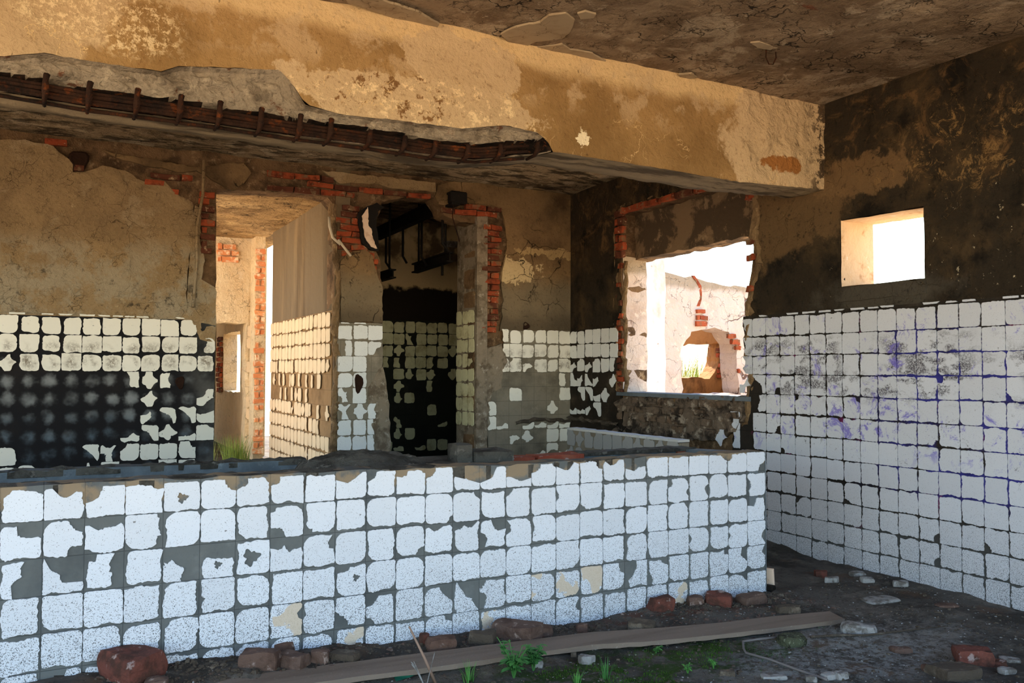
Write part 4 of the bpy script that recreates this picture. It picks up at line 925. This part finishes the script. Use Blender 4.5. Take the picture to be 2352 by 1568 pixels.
T_FRONT_SP = (lambda s: (s.mix(srgb(206, 188, 164), s.ramp(s.noise(7, 4, .5, .3), .5, .52), .85), s.hadd(s.noise(60, 5), .2), s.done(.3, .006))[-1])(tilemat('white tile with bare beige patch', srgb(222, 228, 238), .13, (-.1, .8)))
for cidx in range(-9, 27):
    for row in range(6):
        h = (.118 if cidx > 12 else .128) if row == 0 else .15
        zb_ = .75 if row == 0 else .75-.15*row
        b_, ce, ho = FT.get((cidx, row), ((), None, None))
        if (cidx, row) not in FT and r.random() < .22:
            b_ = ((r.choice((0, 1)), r.choice((0, 1)), r.uniform(.12, .26)),)
        if (cidx, row) not in FT and r.random() < .12: b_ = b_ + ((r.choice((0, 1)), r.uniform(.2, .8), r.uniform(.1, .2)),)
        me = tile_mesh(r, .15, h, .95 if row else .55, b_, ce, ho, .005, 56)
        if me is None: continue
        o = put_tile(None, M0, cidx*.15, zb_, me, T_FRONT_SP if (cidx, row) in SPOT else T_FRONT)
        o.parent = tr; o.matrix_parent_inverse = tr.matrix_world.inverted()
tube_o = par(box('corner_strip', (4.05, -.006, 0.0), (4.056, .0, .862), CEMENT), tr)

# low side trough along the right wall
st = bpy.data.objects.new('side_trough', None); C.objects.link(st); st.location = (4.55, 1.8, 0)
tag(st, 'second trough wall of dark worn tiles standing below the broken opening', 'trough')
bpy.context.view_layer.update()
w_ = par(slab('side_wall', FR(4.48), [(-3.0, .1), (-1.35, .1), (-1.35, .80), (-3.0, .82)], t=.10, h=.12, amp=.002, mat=BED_MID, back=True), st)
par(slab('top_rim', FF(.825), jag([(4.475, 1.35), (4.59, 1.35), (4.59, 3.0), (4.475, 3.0)], .06, .005, 60), t=.02, h=.05, amp=.006, sc=12, mat=(lambda s: (s.hadd(s.noise(20, 5), 1), s.done())[-1])(Mt('pale worn rim', srgb(196, 194, 190)))), st)['label'] = 'pale worn rim'
GT = tilemat('grey worn tile', srgb(150, 150, 148), .05, (.2, 1)).done(.3, .006)
r = random.Random(3)
for j in range(3):
    for i in range(11):
        ch = r.choice('##cdf#st')
        o = put_tile(None, FR(4.478), -3.0+i*.15, .81-(j+1)*.15, tile_mesh(r, .15, .15, .5, CODE[ch][0], CODE[ch][1], None, .004, 24), GT)
        o.parent = st; o.matrix_parent_inverse = st.matrix_world.inverted()

# ------------------------------------------------------------------ floor and ground
def fz(x, y):
    b = float(np.interp(x, [-1, .83, 1.5, 2.3, 4.1], [.12, .10, .06, .012, .0]))
    m_ = max(0.0, min(1.0, (y+.55)/.5)); m_ = m_*m_*(3-2*m_)
    z = b*m_
    z += .022*mn.fractal(Vector((x*1.7, y*1.7, 3)), 1, 2, 4) + .008*mn.fractal(Vector((x*9, y*9, 5)), 1, 2, 3)
    if -.45 < y < .02 and x < 4.1: z += .018*max(0, mn.fractal(Vector((x*7, y*9, 8)), 1, 2, 3))+.008
    z += .05*max(0, 1-abs(x-XR)/.35)*max(0, min(1, (y-.55)/.4))
    return z
def gridmesh(name, x0, x1, y0, y1, h, mat):
    nx = int((x1-x0)/h)+1; ny = int((y1-y0)/h)+1; V = []; F = []
    for i in range(nx):
        for j in range(ny):
            x = x0+(x1-x0)*i/(nx-1); y = y0+(y1-y0)*j/(ny-1); V.append((x, y, fz(x, y)))
    for i in range(nx-1):
        for j in range(ny-1):
            q = i*ny+j; F.append((q, q+ny, q+ny+1, q+1))
    return V, F
V, F = gridmesh('floor', .2, 5.2, -1.8, .9, .025, DIRT)
n0 = len(V)
floor = mk('floor', V, F, DIRT, None, None, True)
struct(floor, 'dark dirt floor littered with rubble and moss', 'floor')
V, F = gridmesh('floor', -3.2, 5.2, .9, 4.0, .15, DIRT); mk('floor_rear', V, F, DIRT, floor, None, True)
V, F = gridmesh('floor', -3.2, .2, -4.4, .9, .12, DIRT); mk('floor_left', V, F, DIRT, floor, None, True)
V, F = gridmesh('floor', .2, 5.2, -4.4, -1.8, .12, DIRT); mk('floor_near', V, F, DIRT, floor, None, True)
struct(mk('ground', [(-60, -60, -.07), (60, -60, -.07), (60, 90, -.07), (-60, 90, -.07)], [(0, 1, 2, 3)], OUTG), 'dry sandy ground outside', 'ground')
struct(mk('ground_raised', [(5.45, 4.6, .05), (40, 4.6, .05), (40, 60, .35), (5.45, 60, .35), (2.6, 6.5, .12), (5.45, 6.5, .12), (2.6, 60, .35)], [(0, 1, 2, 3), (4, 5, 3, 6)], OUTG), 'sunlit ground behind the building', 'ground')

# ------------------------------------------------------------------ ruins outside the right opening
o1 = P(1528, 627, 'y', YB); x_r = 9.6
hole_o = jag(pb([(1568, 905), (1566, 800), (1590, 760), (1640, 752), (1672, 762), (1690, 790), (1694, 850), (1700, 905)], 3.95), .07, .015, 71)
hb = 1.02
hole_o = [(a, max(b, 1.0)) for a, b in hole_o]
ruin = slab('ruined_wall', FB(3.95), [(5.5, -.1), (x_r, -.1)] + jag([(x_r, 2.24), (8.4, 2.32), (7.6, 2.38), (7.0, 2.44), (6.4, 2.5), (5.5, 2.52)], .12, .02, 72, closed=False), [hole_o], t=.30, h=.12, amp=.02, sc=4, mat=OUTP, back=True)
tag(ruin, 'cracked pinkish ruined wall outside the big opening, holed low down', 'wall')
slab('crack_brick', FB(3.945), jag(pb([(1588, 632), (1596, 634), (1610, 655), (1613, 680), (1606, 702), (1600, 702), (1608, 678), (1603, 656)], 3.95), .05, .008, 77), t=.02, h=0, mat=BRICK, parent=ruin, label='brick bared along the crack')
bricks(ruin, FB(3.94), pb([(1596, 702), (1612, 702), (1622, 722), (1630, 755), (1596, 750)], 3.95), seed=21, L=.2, h=.055, ch=.07)
bricks(ruin, FB(3.945), pb([(1660, 762), (1690, 770), (1702, 800), (1700, 900), (1692, 900), (1690, 800), (1672, 775)], 3.95), seed=22, L=.14, h=.055, ch=.07, dens=.7)
pil = slab('pilaster', FB(3.6), jag([(5.75, 0), (6.12, 0), (6.12, 3.6), (5.75, 3.6)], .15, .008, 73), t=.3, h=.1, amp=.012, sc=5, mat=LIME, back=True)
tag(pil, 'tall whitewashed pilaster outside at the left of the big opening', 'pilaster')
# inner wall seen through the hole, with its own window gap
h2 = jag(pb([(1560, 868), (1560, 792), (1656, 788), (1652, 830), (1640, 852), (1630, 868)], 4.9), .06, .015, 74)
in2 = slab('inner_wall', FB(4.9), [(6.2, -.1), (10.4, -.1), (10.4, 2.2), (6.2, 2.3)], [h2], t=.25, h=.12, amp=.02, sc=5, mat=BROWNP, back=True)
tag(in2, 'brown inner wall with a gap to daylight, seen through the hole of the ruined wall', 'wall')
bricks(in2, FB(4.89), pb([(1645, 800), (1662, 800), (1662, 865), (1640, 868), (1650, 830)], 4.9), seed=23, L=.16, h=.055, ch=.07)
slab('side_return', FR(float(P(1664, 800, 'y', 4.9)[0])), [(-4.9, -.1), (-4.25, -.1), (-4.25, 2.2), (-4.9, 2.2)], t=.2, h=.12, amp=.02, mat=BROWNP, parent=in2, back=True)

# ------------------------------------------------------------------ plants
def blades(name, n, R, h, mat, seed, r0=.006, spread=.5, curve=.4, pos=(0, 0, 0), n3=4):
    r = random.Random(seed); V = []; F = []
    for i in range(n):
        a = r.uniform(0, 6.28); d = R*math.sqrt(r.random()); x = d*math.cos(a); y = d*math.sin(a)
        an = a+r.uniform(-.8, .8); L = h*r.uniform(.5, 1.1); lean = spread*r.uniform(.1, 1)
        s0 = len(V); w = r0*r.uniform(.6, 1.2)
        px_, py_ = -math.sin(an), math.cos(an)
        for k in range(n3+1):
            t = k/n3; q = lean*L*(t**1.6); z = L*t*(1-curve*lean*t*.6); ww = w*(1-t*.95)
            V.append((x+math.cos(an)*q+px_*ww, y+math.sin(an)*q+py_*ww, z)); V.append((x+math.cos(an)*q-px_*ww, y+math.sin(an)*q-py_*ww, z))
        for k in range(n3): F.append((s0+2*k, s0+2*k+1, s0+2*k+3, s0+2*k+2))
    o = mk(name, V, F, mat); o.location = pos; return o
def leafy(name, n, R, h, mat, seed, leaf=.03, pos=(0, 0, 0)):
    r = random.Random(seed); V = []; F = []
    for i in range(n):
        a = r.uniform(0, 6.28); L = h*r.uniform(.6, 1.1); lean = R*r.uniform(.2, 1)
        top = Vector((math.cos(a)*lean, math.sin(a)*lean, L)); mid = Vector((math.cos(a)*lean*.4, math.sin(a)*lean*.4, L*.6))
        tube_data([(0, 0, -.01), mid, top], .0018, 4, V, F)
        for k in range(r.randint(4, 7)):
            t = r.uniform(.35, 1); c0 = Vector((0, 0, 0)).lerp(mid, min(1, t*1.6)) if t < .6 else mid.lerp(top, (t-.6)/.4)
            b = r.uniform(0, 6.28); u = Vector((math.cos(b), math.sin(b), r.uniform(-.1, .6))).normalized(); sidev = u.cross(Vector((0, 0, 1))).normalized()
            l = leaf*r.uniform(.6, 1.3); s0 = len(V); bend = Vector((0, 0, -.25*l))
            for q, ww in ((0, .08), (.35, .3), (.7, .24), (1, .02)):
                c = c0+u*l*q+bend*q*q
                V.append(tuple(c+sidev*l*ww)); V.append(tuple(c+Vector((0, 0, -.04*l)))); V.append(tuple(c-sidev*l*ww))
            for q in range(3):
                e = s0+3*q; F += [(e, e+1, e+4, e+3), (e+1, e+2, e+5, e+4)]
    o = mk(name, V, F, mat); o.location = pos; return o
def fl(u, v):
    p = P(u, v, 'z', 0.0); z = fz(p[0], p[1]); p = P(u, v, 'z', z); return float(p[0]), float(p[1]), fz(p[0], p[1])
tag(blades('weed_tuft', 260, .15, .36, GRASS, 1, .005, .5, pos=(2.12, 6.72, .24)), 'bright sunlit weeds growing at the corridor end', 'weeds')
tag(blades('weed_tuft', 60, .06, .34, GRASS, 2, .004, .5, pos=(1.78, 6.4, .24)), 'smaller yellowish weed left of the bright weeds in the corridor', 'weeds')
wb = P(1585, 850, 'y', 7.5)
tag(blades('shrub', 500, .5, 1.0, GRASS, 3, .012, .9, pos=(float(wb[0])-.3, 7.5, .75)), 'sunlit green shrub seen through the hole of the ruined wall', 'shrub')
mk('shrub_mound', [(7.5, 6.5, .1), (11.5, 6.5, .1), (11.5, 8.8, .8), (7.5, 8.8, .8), (7.5, 7, .75), (11.5, 7, .75), (7.5, 8.8, 0), (11.5, 8.8, 0)], [(0, 1, 5, 4), (4, 5, 2, 3), (3, 2, 7, 6)], OUTG)
tag(C.objects['shrub_mound'] if 'shrub_mound' in C.objects else bpy.data.objects['shrub_mound'], 'low sunlit earth bank behind the ruined wall', 'bank', None, 'structure')
bpy.data.objects['shrub_mound'].name = 'earth_bank'
PL = [(1180, 1556, 'l', .10, .17, 'broad-leaved green weed at the front edge left of the pale stone'), (1075, 1566, 'g', .06, .10, 'small tufted weed at the front edge below the board'),
      (1225, 1540, 'l', .05, .11, 'leafy weed just behind the small pale stone'), (1390, 1560, 'g', .05, .10, 'spiky grass tuft at the front edge on the moss'),
      (1325, 1568, 'g', .04, .06, 'low grass tuft left of the spiky one on the moss'), (1505, 1500, 'l', .03, .04, 'tiny green seedling at the upper edge of the moss'),
      (1640, 1535, 'l', .04, .05, 'small seedling at the right end of the moss'), (1580, 1545, 'l', .03, .04, 'tiny seedling in the middle of the moss'),
      ]
for i, (u, v, k, R, h, lab) in enumerate(PL):
    p = fl(u, v)
    o = leafy('weed', 14 if h > .08 else 5, R, h, LEAF, 10+i, .042 if h > .08 else .02, p) if k == 'l' else blades('grass_tuft', 26, R*.4, h, LEAF, 10+i, .003, .8, pos=p)
    tag(o, lab, 'weed')
# moss blades: nobody could count them
r = random.Random(9); V = []; F = []
for i in range(9000):
    x = r.gauss(2.5, .42); y = r.gauss(-.74, .12)
    if mn.noise(Vector((x*6, y*6, 1)))+.25*mn.noise(Vector((x*20, y*20, 4))) < .02: continue
    z = fz(x, y); a = r.uniform(0, 6.28); l = r.uniform(.004, .011); s0 = len(V)
    V += [(x, y, z-.002), (x+math.cos(a)*.004, y+math.sin(a)*.004, z-.002), (x+r.uniform(-.003, .003), y+r.uniform(-.003, .003), z+l)]; F.append((s0, s0+1, s0+2))
mk('moss', V, F, MOSS, floor, 'thin green moss')['kind'] = 'stuff'
# gravel crumbs
def crumbs(name, n, mat, seed, lab, smin, smax, xr=(.3, 5.05), yr=(-1.7, 0)):
    r = random.Random(seed); V = []; F = []
    for i in range(n):
        x = r.uniform(*xr); y = r.uniform(*yr)
        if y > -.02 and x < 4.1: continue
        if mn.noise(Vector((x*1.8, y*1.8, seed))) < r.uniform(-.5, .35): continue
        z = fz(x, y); q = r.uniform(smin, smax)*(r.random()**1.5+.35); s0 = len(V)
        a = r.uniform(0, 3.14); ca, sa = math.cos(a), math.sin(a); ex = q*r.uniform(.6, 1.5); ey = q*r.uniform(.5, 1); ez = q*r.uniform(.3, .8)
        for sx, sy, sz in ((-1, -1, -.4), (1, -1, -.4), (1, 1, -.4), (-1, 1, -.4), (-.6, -.7, 1), (.7, -.5, .9), (.5, .7, 1.0), (-.7, .6, .8)):
            X = sx*ex*r.uniform(.75, 1.1)/2; Y = sy*ey*r.uniform(.75, 1.1)/2
            V.append((x+X*ca-Y*sa, y+X*sa+Y*ca, z+sz*ez/2))
        for f in ((0, 1, 5, 4), (1, 2, 6, 5), (2, 3, 7, 6), (3, 0, 4, 7), (4, 5, 6, 7)): F.append(tuple(s0+k for k in f))
    o = mk(name, V, F, mat, floor, lab); o['kind'] = 'stuff'; return o
crumbs('pale_grit', 4200, STP, 1, 'pale grit and plaster crumbs scattered over the dirt', .003, .012)
crumbs('dark_grit', 5200, CLOD, 2, 'dark earth crumbs scattered over the dirt', .005, .022)
crumbs('brick_grit', 1200, STR, 3, 'reddish brick crumbs heaped along the foot of the trough', .006, .026, (.3, 4.2), (-.45, -.01))
crumbs('edge_grit', 2600, CLOD, 4, 'earth crumbs heaped against the foot of the trough', .008, .03, (.3, 4.1), (-.22, -.01))

# ------------------------------------------------------------------ rubble, each stone by itself
def rub(u, v, wpx, hpx, mat, name, lab, cat='stone', dep=.7, sph=.15, seed=0, rot=0, amp=.05, sink=.15):
    p = fl(u, v); d = float(np.dot(np.array(p)-CAM, FWD)); w = wpx*d/FPX; h = hpx*d/FPX
    me = rough_box_mesh(name, w, w*dep, h*1.15, 5, .22, min(w, h*1.5)*amp*1.5, 9/max(w, .05)*.3, seed+3, sph*.6); me.materials.append(mat)
    o = bpy.data.objects.new(name, me); C.objects.link(o)
    o.location = (p[0]+FWD[0]*w*dep*.38, p[1]+FWD[1]*w*dep*.38, p[2]+h*(.5-sink)); o.rotation_euler = (0, 0, -.47+rot)
    return tag(o, lab, cat)
RB = [(285, 1566, 120, 62, STRED, 'rock', 'large reddish stone at the left foot of the trough', .8, .3),
      (352, 1574, 50, 26, STR, 'rock', 'brown stone touching the large reddish one', .8, .3),
      (592, 1538, 84, 38, STR, 'brick_fragment', 'brown brick fragment, leftmost of three by the board', .6, .1),
      (668, 1528, 76, 34, STR, 'brick_fragment', 'reddish brick fragment, middle of three by the board', .6, .1),
      (650, 1500, 46, 24, STR, 'brick_fragment', 'brown fragment behind the middle brick piece by the trough', .6, .2),
      (728, 1520, 42, 32, STR, 'rock', 'rounded brown stone, rightmost of three by the board', .8, .5),
      (790, 1514, 66, 18, CLOD, 'rock', 'flat brown stone between board and trough', .6, .3),
      (1012, 1490, 70, 30, STR, 'brick_fragment', 'reddish brown fragment beside the dry stalk', .6, .3),
      (974, 1484, 22, 22, STRED, 'brick_fragment', 'small red fragment left of the dry stalk', .8, .2),
      (1108, 1482, 60, 30, CLOD, 'rock', 'dark rough clod left of the largest block', .7, .4),
      (1188, 1476, 98, 46, STR, 'brick_fragment', 'largest brown block against the foot of the trough', .6, .05),
      (1246, 1462, 46, 22, STR, 'brick_fragment', 'brown fragment at the right end of the largest block', .7, .25),
      (1338, 1452, 24, 18, STR, 'rock', 'small reddish stone in the middle of the rubble strip', .8, .3),
      (1478, 1452, 58, 26, CLOD, 'rock', 'grey half-buried stone in front of the red fragment', .7, .2),
      (1522, 1404, 52, 34, STRED, 'brick_fragment', 'bright red brick fragment against the trough foot', .7, .35),
      (1600, 1388, 36, 22, STR, 'rock', 'brown lump right of the bright red fragment', .8, .4),
      (1655, 1394, 62, 28, STRED, 'brick_fragment', 'red-brown mound of brick near the trough end', .7, .4),
      (1730, 1388, 62, 20, STR, 'brick_fragment', 'red-brown lump at the right end of the trough foot', .7, .4),
      (1812, 1408, 52, 16, CLOD, 'rock', 'dark clod just beyond the far end of the board', .5, .3),
      (1888, 1326, 26, 16, STRED, 'rock', 'small reddish stone left of the pale block', .8, .5),
      (1913, 1339, 28, 11, STP, 'plaster_block', 'small pale rectangular block on the open floor', .8, 0.0),
      (1972, 1322, 34, 8, STP, 'plaster_piece', 'flat pale piece behind the small pale block', .6, .3),
      (1995, 1338, 30, 12, STP, 'rock', 'rounded pale stone right of the pale block', .7, .5),
      (2072, 1346, 32, 12, STP, 'rock', 'pale stone near the foot of the right wall', .7, .4),
      (2030, 1384, 84, 7, STP, 'plaster_sheet', 'flat pale plaster patch half sunk in the floor', .6, .6),
      (2180, 1396, 50, 6, STR, 'rock', 'flat reddish patch of brick in front of the right wall', .6, .6),
      (1978, 1457, 74, 22, STP, 'flat_stone', 'flat rounded stone with white edge beyond the board end', .5, .5),
      (1825, 1484, 62, 26, MOSSY, 'mossy_clod', 'grey-green mossy clod near the board end', .7, .6),
      (2074, 1500, 44, 12, STR, 'rock', 'small reddish-brown stone left of the big brick', .6, .5),
      (2246, 1527, 78, 34, STRED, 'brick_half', 'red brick half crusted with white at the right front', .65, .05),
      (2302, 1534, 26, 16, STRED, 'brick_chip', 'orange brick chip right of the brick half', .7, .2),
      (2205, 1562, 100, 26, CLOD, 'rock', 'dark block in front of the brick half', .7, .05),
      (2140, 1544, 32, 14, STR, 'rock', 'dull red stone left of the dark block', .8, .4),
      (2325, 1522, 44, 8, STP, 'plaster_piece', 'pale flat plaster piece at the right edge, upper one', .6, .3),
      (2318, 1548, 36, 12, STP, 'plaster_piece', 'pale chipped plaster piece at the right edge, lower one', .6, .3),
      (1780, 1560, 58, 9, STP, 'plaster_sheet', 'white flat plaster sheet at the bottom edge', .5, .3),
      (1866, 1566, 26, 12, STP, 'plaster_piece', 'small white crumb pile right of the white sheet', .7, .3),
      (1908, 1560, 34, 12, STP, 'plaster_piece', 'grey white piece, left of the last pair at the bottom edge', .7, .3),
      (1936, 1556, 28, 16, STP, 'plaster_piece', 'grey white piece, right of the last pair at the bottom edge', .7, .3),
      (1238, 1533, 18, 15, STP, 'pebble', 'small pale rounded stone on the dirt below the board', .9, .6),
      (1348, 1524, 34, 20, STP, 'stone_chip', 'white-streaked stone under the edge of the board', .7, .1),
      (1318, 1512, 12, 16, CLOD, 'stone_chip', 'dark upright shard under the board', .5, .0),
      (1672, 1552, 34, 12, CLOD, 'rock', 'dark elongated clod at the right end of the moss', .5, .3),
      (1332, 1412, 36, 5, STP, 'plaster_piece', 'thin pale flake against the trough foot', .5, .0)]
for i, (u, v, w, h, mt, nm, lab, dep, sph) in enumerate(RB):
    rub(u, v, w, h, mt, nm, lab, 'brick' if 'brick' in nm else ('plaster' if 'plaster' in nm else 'stone'), dep, sph, i, (i*1.7 % 1.0)-.5)
# board
stn = [((380, 1572), (352, 1618), .075), ((600, 1545), (600, 1586), .075), ((800, 1520), (800, 1556), .07), ((1000, 1495), (1000, 1531), .06), ((1180, 1473), (1180, 1505), .052), ((1359, 1451), (1359, 1480), .045),
       ((1500, 1442), (1500, 1472), .04), ((1650, 1430), (1650, 1457), .035), ((1780, 1414), (1780, 1442), .032), ((1905, 1403), (1941, 1421), .03)]
V = []; F = []; S2 = []
for (ua, va), (ub, vb), z in stn:
    S2.append((P(ua, va, 'z', z), P(ub, vb, 'z', z), z))
fine = []
for i in range(len(S2)-1):
    for k in range(5):
        t = k/5; fine.append((S2[i][0]*(1-t)+S2[i+1][0]*t, S2[i][1]*(1-t)+S2[i+1][1]*t))
fine.append((S2[-1][0], S2[-1][1]))
for i, (a, b) in enumerate(fine):
    w = .006*mn.noise(Vector((i*.7, 1, 2)))
    for q in (a+np.array([0, w, 0]), b+np.array([0, -w, 0])):
        V.append(tuple(q)); V.append((q[0], q[1], q[2]-.022-.006*mn.noise(Vector((i*.9, q[1]*3, 5)))))
for i in range(len(fine)-1):
    q = i*4; F += [(q, q+2, q+6, q+4), (q+2, q+3, q+7, q+6), (q+3, q+1, q+5, q+7), (q+1, q, q+4, q+5)]
e = (len(fine)-1)*4; F += [(0, 1, 3, 2), (e, e+2, e+3, e+1)]
tag(mk('long_board', V, F, BOARD), 'long grey-brown board lying on the dirt in front of the trough', 'board')
# stalks, twigs, wire
p0 = P(998, 1548, 'z', .03); p1 = P(966, 1465, 'z', .0)
g0 = fl(1000, 1555)
tag(tube('dry_stalk', [g0, (g0[0]-.06, g0[1]-.02, .13), (g0[0]-.115, g0[1]+.02, .26)], [.007, .006, .004], DRY), 'thick dry stalk leaning over the board', 'stalk')
V = []; F = []; r = random.Random(4); gg = fl(978, 1566)
for k in range(5):
    a = r.uniform(-.09, .06); tube_data([gg, (gg[0]+a*.5, gg[1]+.01, gg[2]+.07), (gg[0]+a, gg[1]+.02*r.random(), gg[2]+r.uniform(.1, .16))], .0016, 4, V, F)
tag(mk('dry_grass', V, F, STP), 'pale dry grass stems at the front edge beside the thick stalk', 'dry grass')
def poly_fl(px, dz=.008): return [(lambda q: (q[0], q[1], q[2]+dz))(fl(u, v)) for u, v in px]
tag(tube('bent_wire', poly_fl([(1788, 1468), (1740, 1474), (1706, 1479), (1708, 1492), (1714, 1505), (1770, 1520), (1830, 1540), (1890, 1562), (1900, 1567)], .012), .006, (lambda s: s.done())(Mt('grey bent wire', srgb(116, 110, 108)))), 'bent grey wire lying on the dirt right of the moss', 'wire')
tag(tube('twig', poly_fl([(1862, 1466), (1920, 1463), (1990, 1462), (2050, 1455), (2100, 1449), (2178, 1441)], .008), [.007, .007, .006, .005, .004, .002], CLOD), 'long dark twig lying on the floor beyond the board end', 'twig')
tag(mk('green_rag', [tuple(np.array(fl(u, v))+np.array([0, 0, dz])) for (u, v), dz in (((905, 1552), .015), ((935, 1545), .035), ((975, 1538), .03), ((985, 1543), .012), ((940, 1557), .012), ((910, 1562), .01))], [(0, 1, 4, 5), (1, 2, 3, 4)], (lambda s: s.done())(Mt('green plastic scrap', srgb(30, 96, 76)))), 'scrap of green plastic under the near edge of the board', 'scrap')
# things leaning behind the trough's end
q = fl(1772, 1350)
q = fl(1768, 1352); o = box('leaning_strip', (-.012, -.03, 0), (.012, .03, .13), LPF, bev=.003); o.location = q; o.rotation_euler = (0, -.15, .5)
tag(o, 'pale strip leaning behind the right end of the trough', 'strip')
o = box('dark_block', (-.03, -.04, 0), (.03, .03, .03), IRON, bev=.006); q = fl(1764, 1358); o.location = q; o.rotation_euler = (0, 0, .4)
tag(o, 'small dark block on the floor at the right end of the trough', 'block')

# ------------------------------------------------------------------ iron rails with hooks in the dark doorway
def rail(name, X, y0, y1, z0, z1, w, h, lab, hooks):
    ro = bpy.data.objects.new(name, None); C.objects.link(ro); ro.location = (X, y0, z0); bpy.context.view_layer.update(); tag(ro, lab, 'rail', 'burnt overhead rails')
    V = []; F = []
    for y, z in ((y0, z0), (y1, z1)):
        for a, b in ((-w, -h), (w, -h), (w, -h*.7), (w*.2, -h*.7), (w*.2, h*.7), (w, h*.7), (w, h), (-w, h), (-w, h*.7), (-w*.2, h*.7), (-w*.2, -h*.7), (-w, -h*.7)): V.append((X+a, y, z+b))
    for k in range(12): F.append((k, (k+1) % 12, 12+(k+1) % 12, 12+k))
    F += [tuple(reversed(range(12))), tuple(range(12, 24))]
    par(mk('beam', V, F, IRON), ro)
    if z0 < 2.8:
        for t in (.12, .88): par(tube('hanger', [(X, y0+(y1-y0)*t, z0), (X, y0+(y1-y0)*t, 3.28)], .012, IRON), ro)
    for (t, L, bend) in hooks:
        y = y0+(y1-y0)*t; z = z0+(z1-z0)*t-h
        par(tube('hanger', [(X, y, z+.02), (X, y, z-L*.8), (X+bend, y, z-L)], .014, IRON), ro)
    return ro
rail('overhead_rail', 3.68, 3.82, 6.2, 3.085, 3.05, .045, .07, 'upper burnt iron rail sticking out over the dark doorway', [(.14, .42, .07), (.38, .50, .06), (.62, .40, .05), (.86, .40, .06)])
rail('overhead_rail', 3.83, 4.3, 5.3, 2.56, 2.54, .04, .055, 'lower burnt iron rail hanging in the dark room, right one', [(.2, .12, 0)])
rail('overhead_rail', 3.42, 4.9, 5.9, 2.42, 2.42, .035, .05, 'lower burnt iron rail beside the pier, left one', [])
par(tube('wire', [(3.67, 3.84, 3.1), (3.66, 3.86, 2.9), (3.72, 3.9, 2.78), (3.76, 3.9, 2.66)], .006, RUST), bpy.data.objects['overhead_rail'])
o = box('rail_end', (3.62, 3.80, 3.03), (3.80, 3.90, 3.15), IRON, bev=.012); par(o, bpy.data.objects['overhead_rail'])
tag(slab('air_vent', FB(6.25), jag([(4.62, 2.97), (4.85, 2.97), (4.85, 3.05), (4.62, 3.05)], .05, .004, 3), t=.03, h=.03, amp=.01, sc=20, mat=STP), 'small pale vent high in the dark room', 'vent')
# burnt see-through hole in the pier, shown by added black and pale slabs
M1 = FB(YB-.03)
cf = slab('burnt_hole_edge', M1, jag(pb([(818, 498), (826, 484), (842, 474), (862, 466), (880, 478), (866, 486), (862, 520), (866, 548), (868, 576), (850, 576), (830, 560), (824, 530)]), .03, .006, 91), t=.03, h=.04, amp=.008, mat=IRON)
tag(cf, 'black slab added for the charred edge of a burnt hole in the pier beside the dark doorway', 'sheet')
slab('hole_pale_panel', FB(YB-.045), jag(pb([(828, 498), (842, 478), (843, 520), (850, 528), (852, 545), (862, 572), (848, 568), (834, 545)]), .02, .004, 92), t=.008, h=.03, amp=.004, mat=LPF, parent=cf, label='pale slab added for the white wall seen through the burnt hole')
# conduits on the pier
cd = tube('conduit', [tuple(P(u, v, 'y', y)) for u, v, y in ((756, 498, 3.9), (757, 520, 3.88), (764, 545, 3.87), (782, 562, 3.86))], .012, PIPE); tag(cd, 'short pale conduit at the left edge of the pier', 'pipe')
cd = tube('conduit', [tuple(P(u, v, 'y', y)) for u, v, y in ((778, 550, 3.88), (786, 562, 3.86), (806, 588, 3.84))], .012, PIPE); tag(cd, 'slanting pale conduit stub on the pier', 'pipe')
cd = tube('wall_pipe', [(1.30, YB-.03, 3.2), (1.295, YB-.03, 2.9), (1.25, YB-.025, 2.6), (1.255, YB-.02, 2.3), (1.23, YB-.015, 1.9)], .013, PL_TAN); tag(cd, 'plaster-covered pipe running down beside the left doorway', 'pipe')
# ceiling hook
hp = P(1770, 135, 'z', 3.25)
tag(tube('ceiling_hook', [(hp[0]-.035, hp[1], 3.31), (hp[0]-.038, hp[1], 3.25), (hp[0]-.015, hp[1], 3.215), (hp[0]+.02, hp[1], 3.22), (hp[0]+.035, hp[1]-.01, 3.26), (hp[0]+.03, hp[1]-.01, 3.31)], .004, RUST), 'small rusty wire hook under the front ceiling', 'hook')
# sockets and holes in the walls: raised rings, hole shade put into their colour
def socket(u, v, Y, w, h, mat, lab, parent):
    a, b = pb([(u, v)], Y)[0]
    V = []; F = []; n = 14
    for k in range(n):
        an = k/n*2*math.pi; q = 1+.15*math.sin(3*an+u)
        for rr_, dd in ((1.25, -.002), (1.0, .010), (.75, .004)):
            V.append(tuple(FB(Y) @ Vector((a+w*rr_*q*math.cos(an), b+h*rr_*q*math.sin(an), dd))))
    c = len(V); V.append(tuple(FB(Y) @ Vector((a, b, .003))))
    for k in range(n):
        k2 = (k+1) % n
        for j in range(2): F.append((k*3+j, k2*3+j, k2*3+j+1, k*3+j+1))
        F.append((k*3+2, k2*3+2, c))
    return mk('wall_socket', V, F, mat, parent, lab)
HOLE = (lambda s: (s.hadd(s.noise(40, 6), 1), s.done())[-1])(Mt('rust with painted hole shade', srgb(44, 26, 16)))  # dark tone paints the shade of a hole on a raised disc
socket(414, 878, YB-.006, .03, .045, HOLE, 'rusty pipe hole', wall_back); socket(824, 880, YB-.014, .035, .075, HOLE, 'dark oval hole', wall_back); socket(182, 368, YB, .06, .07, HOLE, 'burnt junction hole', wall_back); socket(1208, 748, YB, .035, .035, HOLE, 'stub of a pipe', wall_back)
bpy.context.view_layer.update()
# no thing stands in another's way: give all the top-level setting pieces their kind
for o in C.objects:
    if o.parent is None and o.type == 'MESH' and 'label' not in o: print('UNLABELLED', o.name)
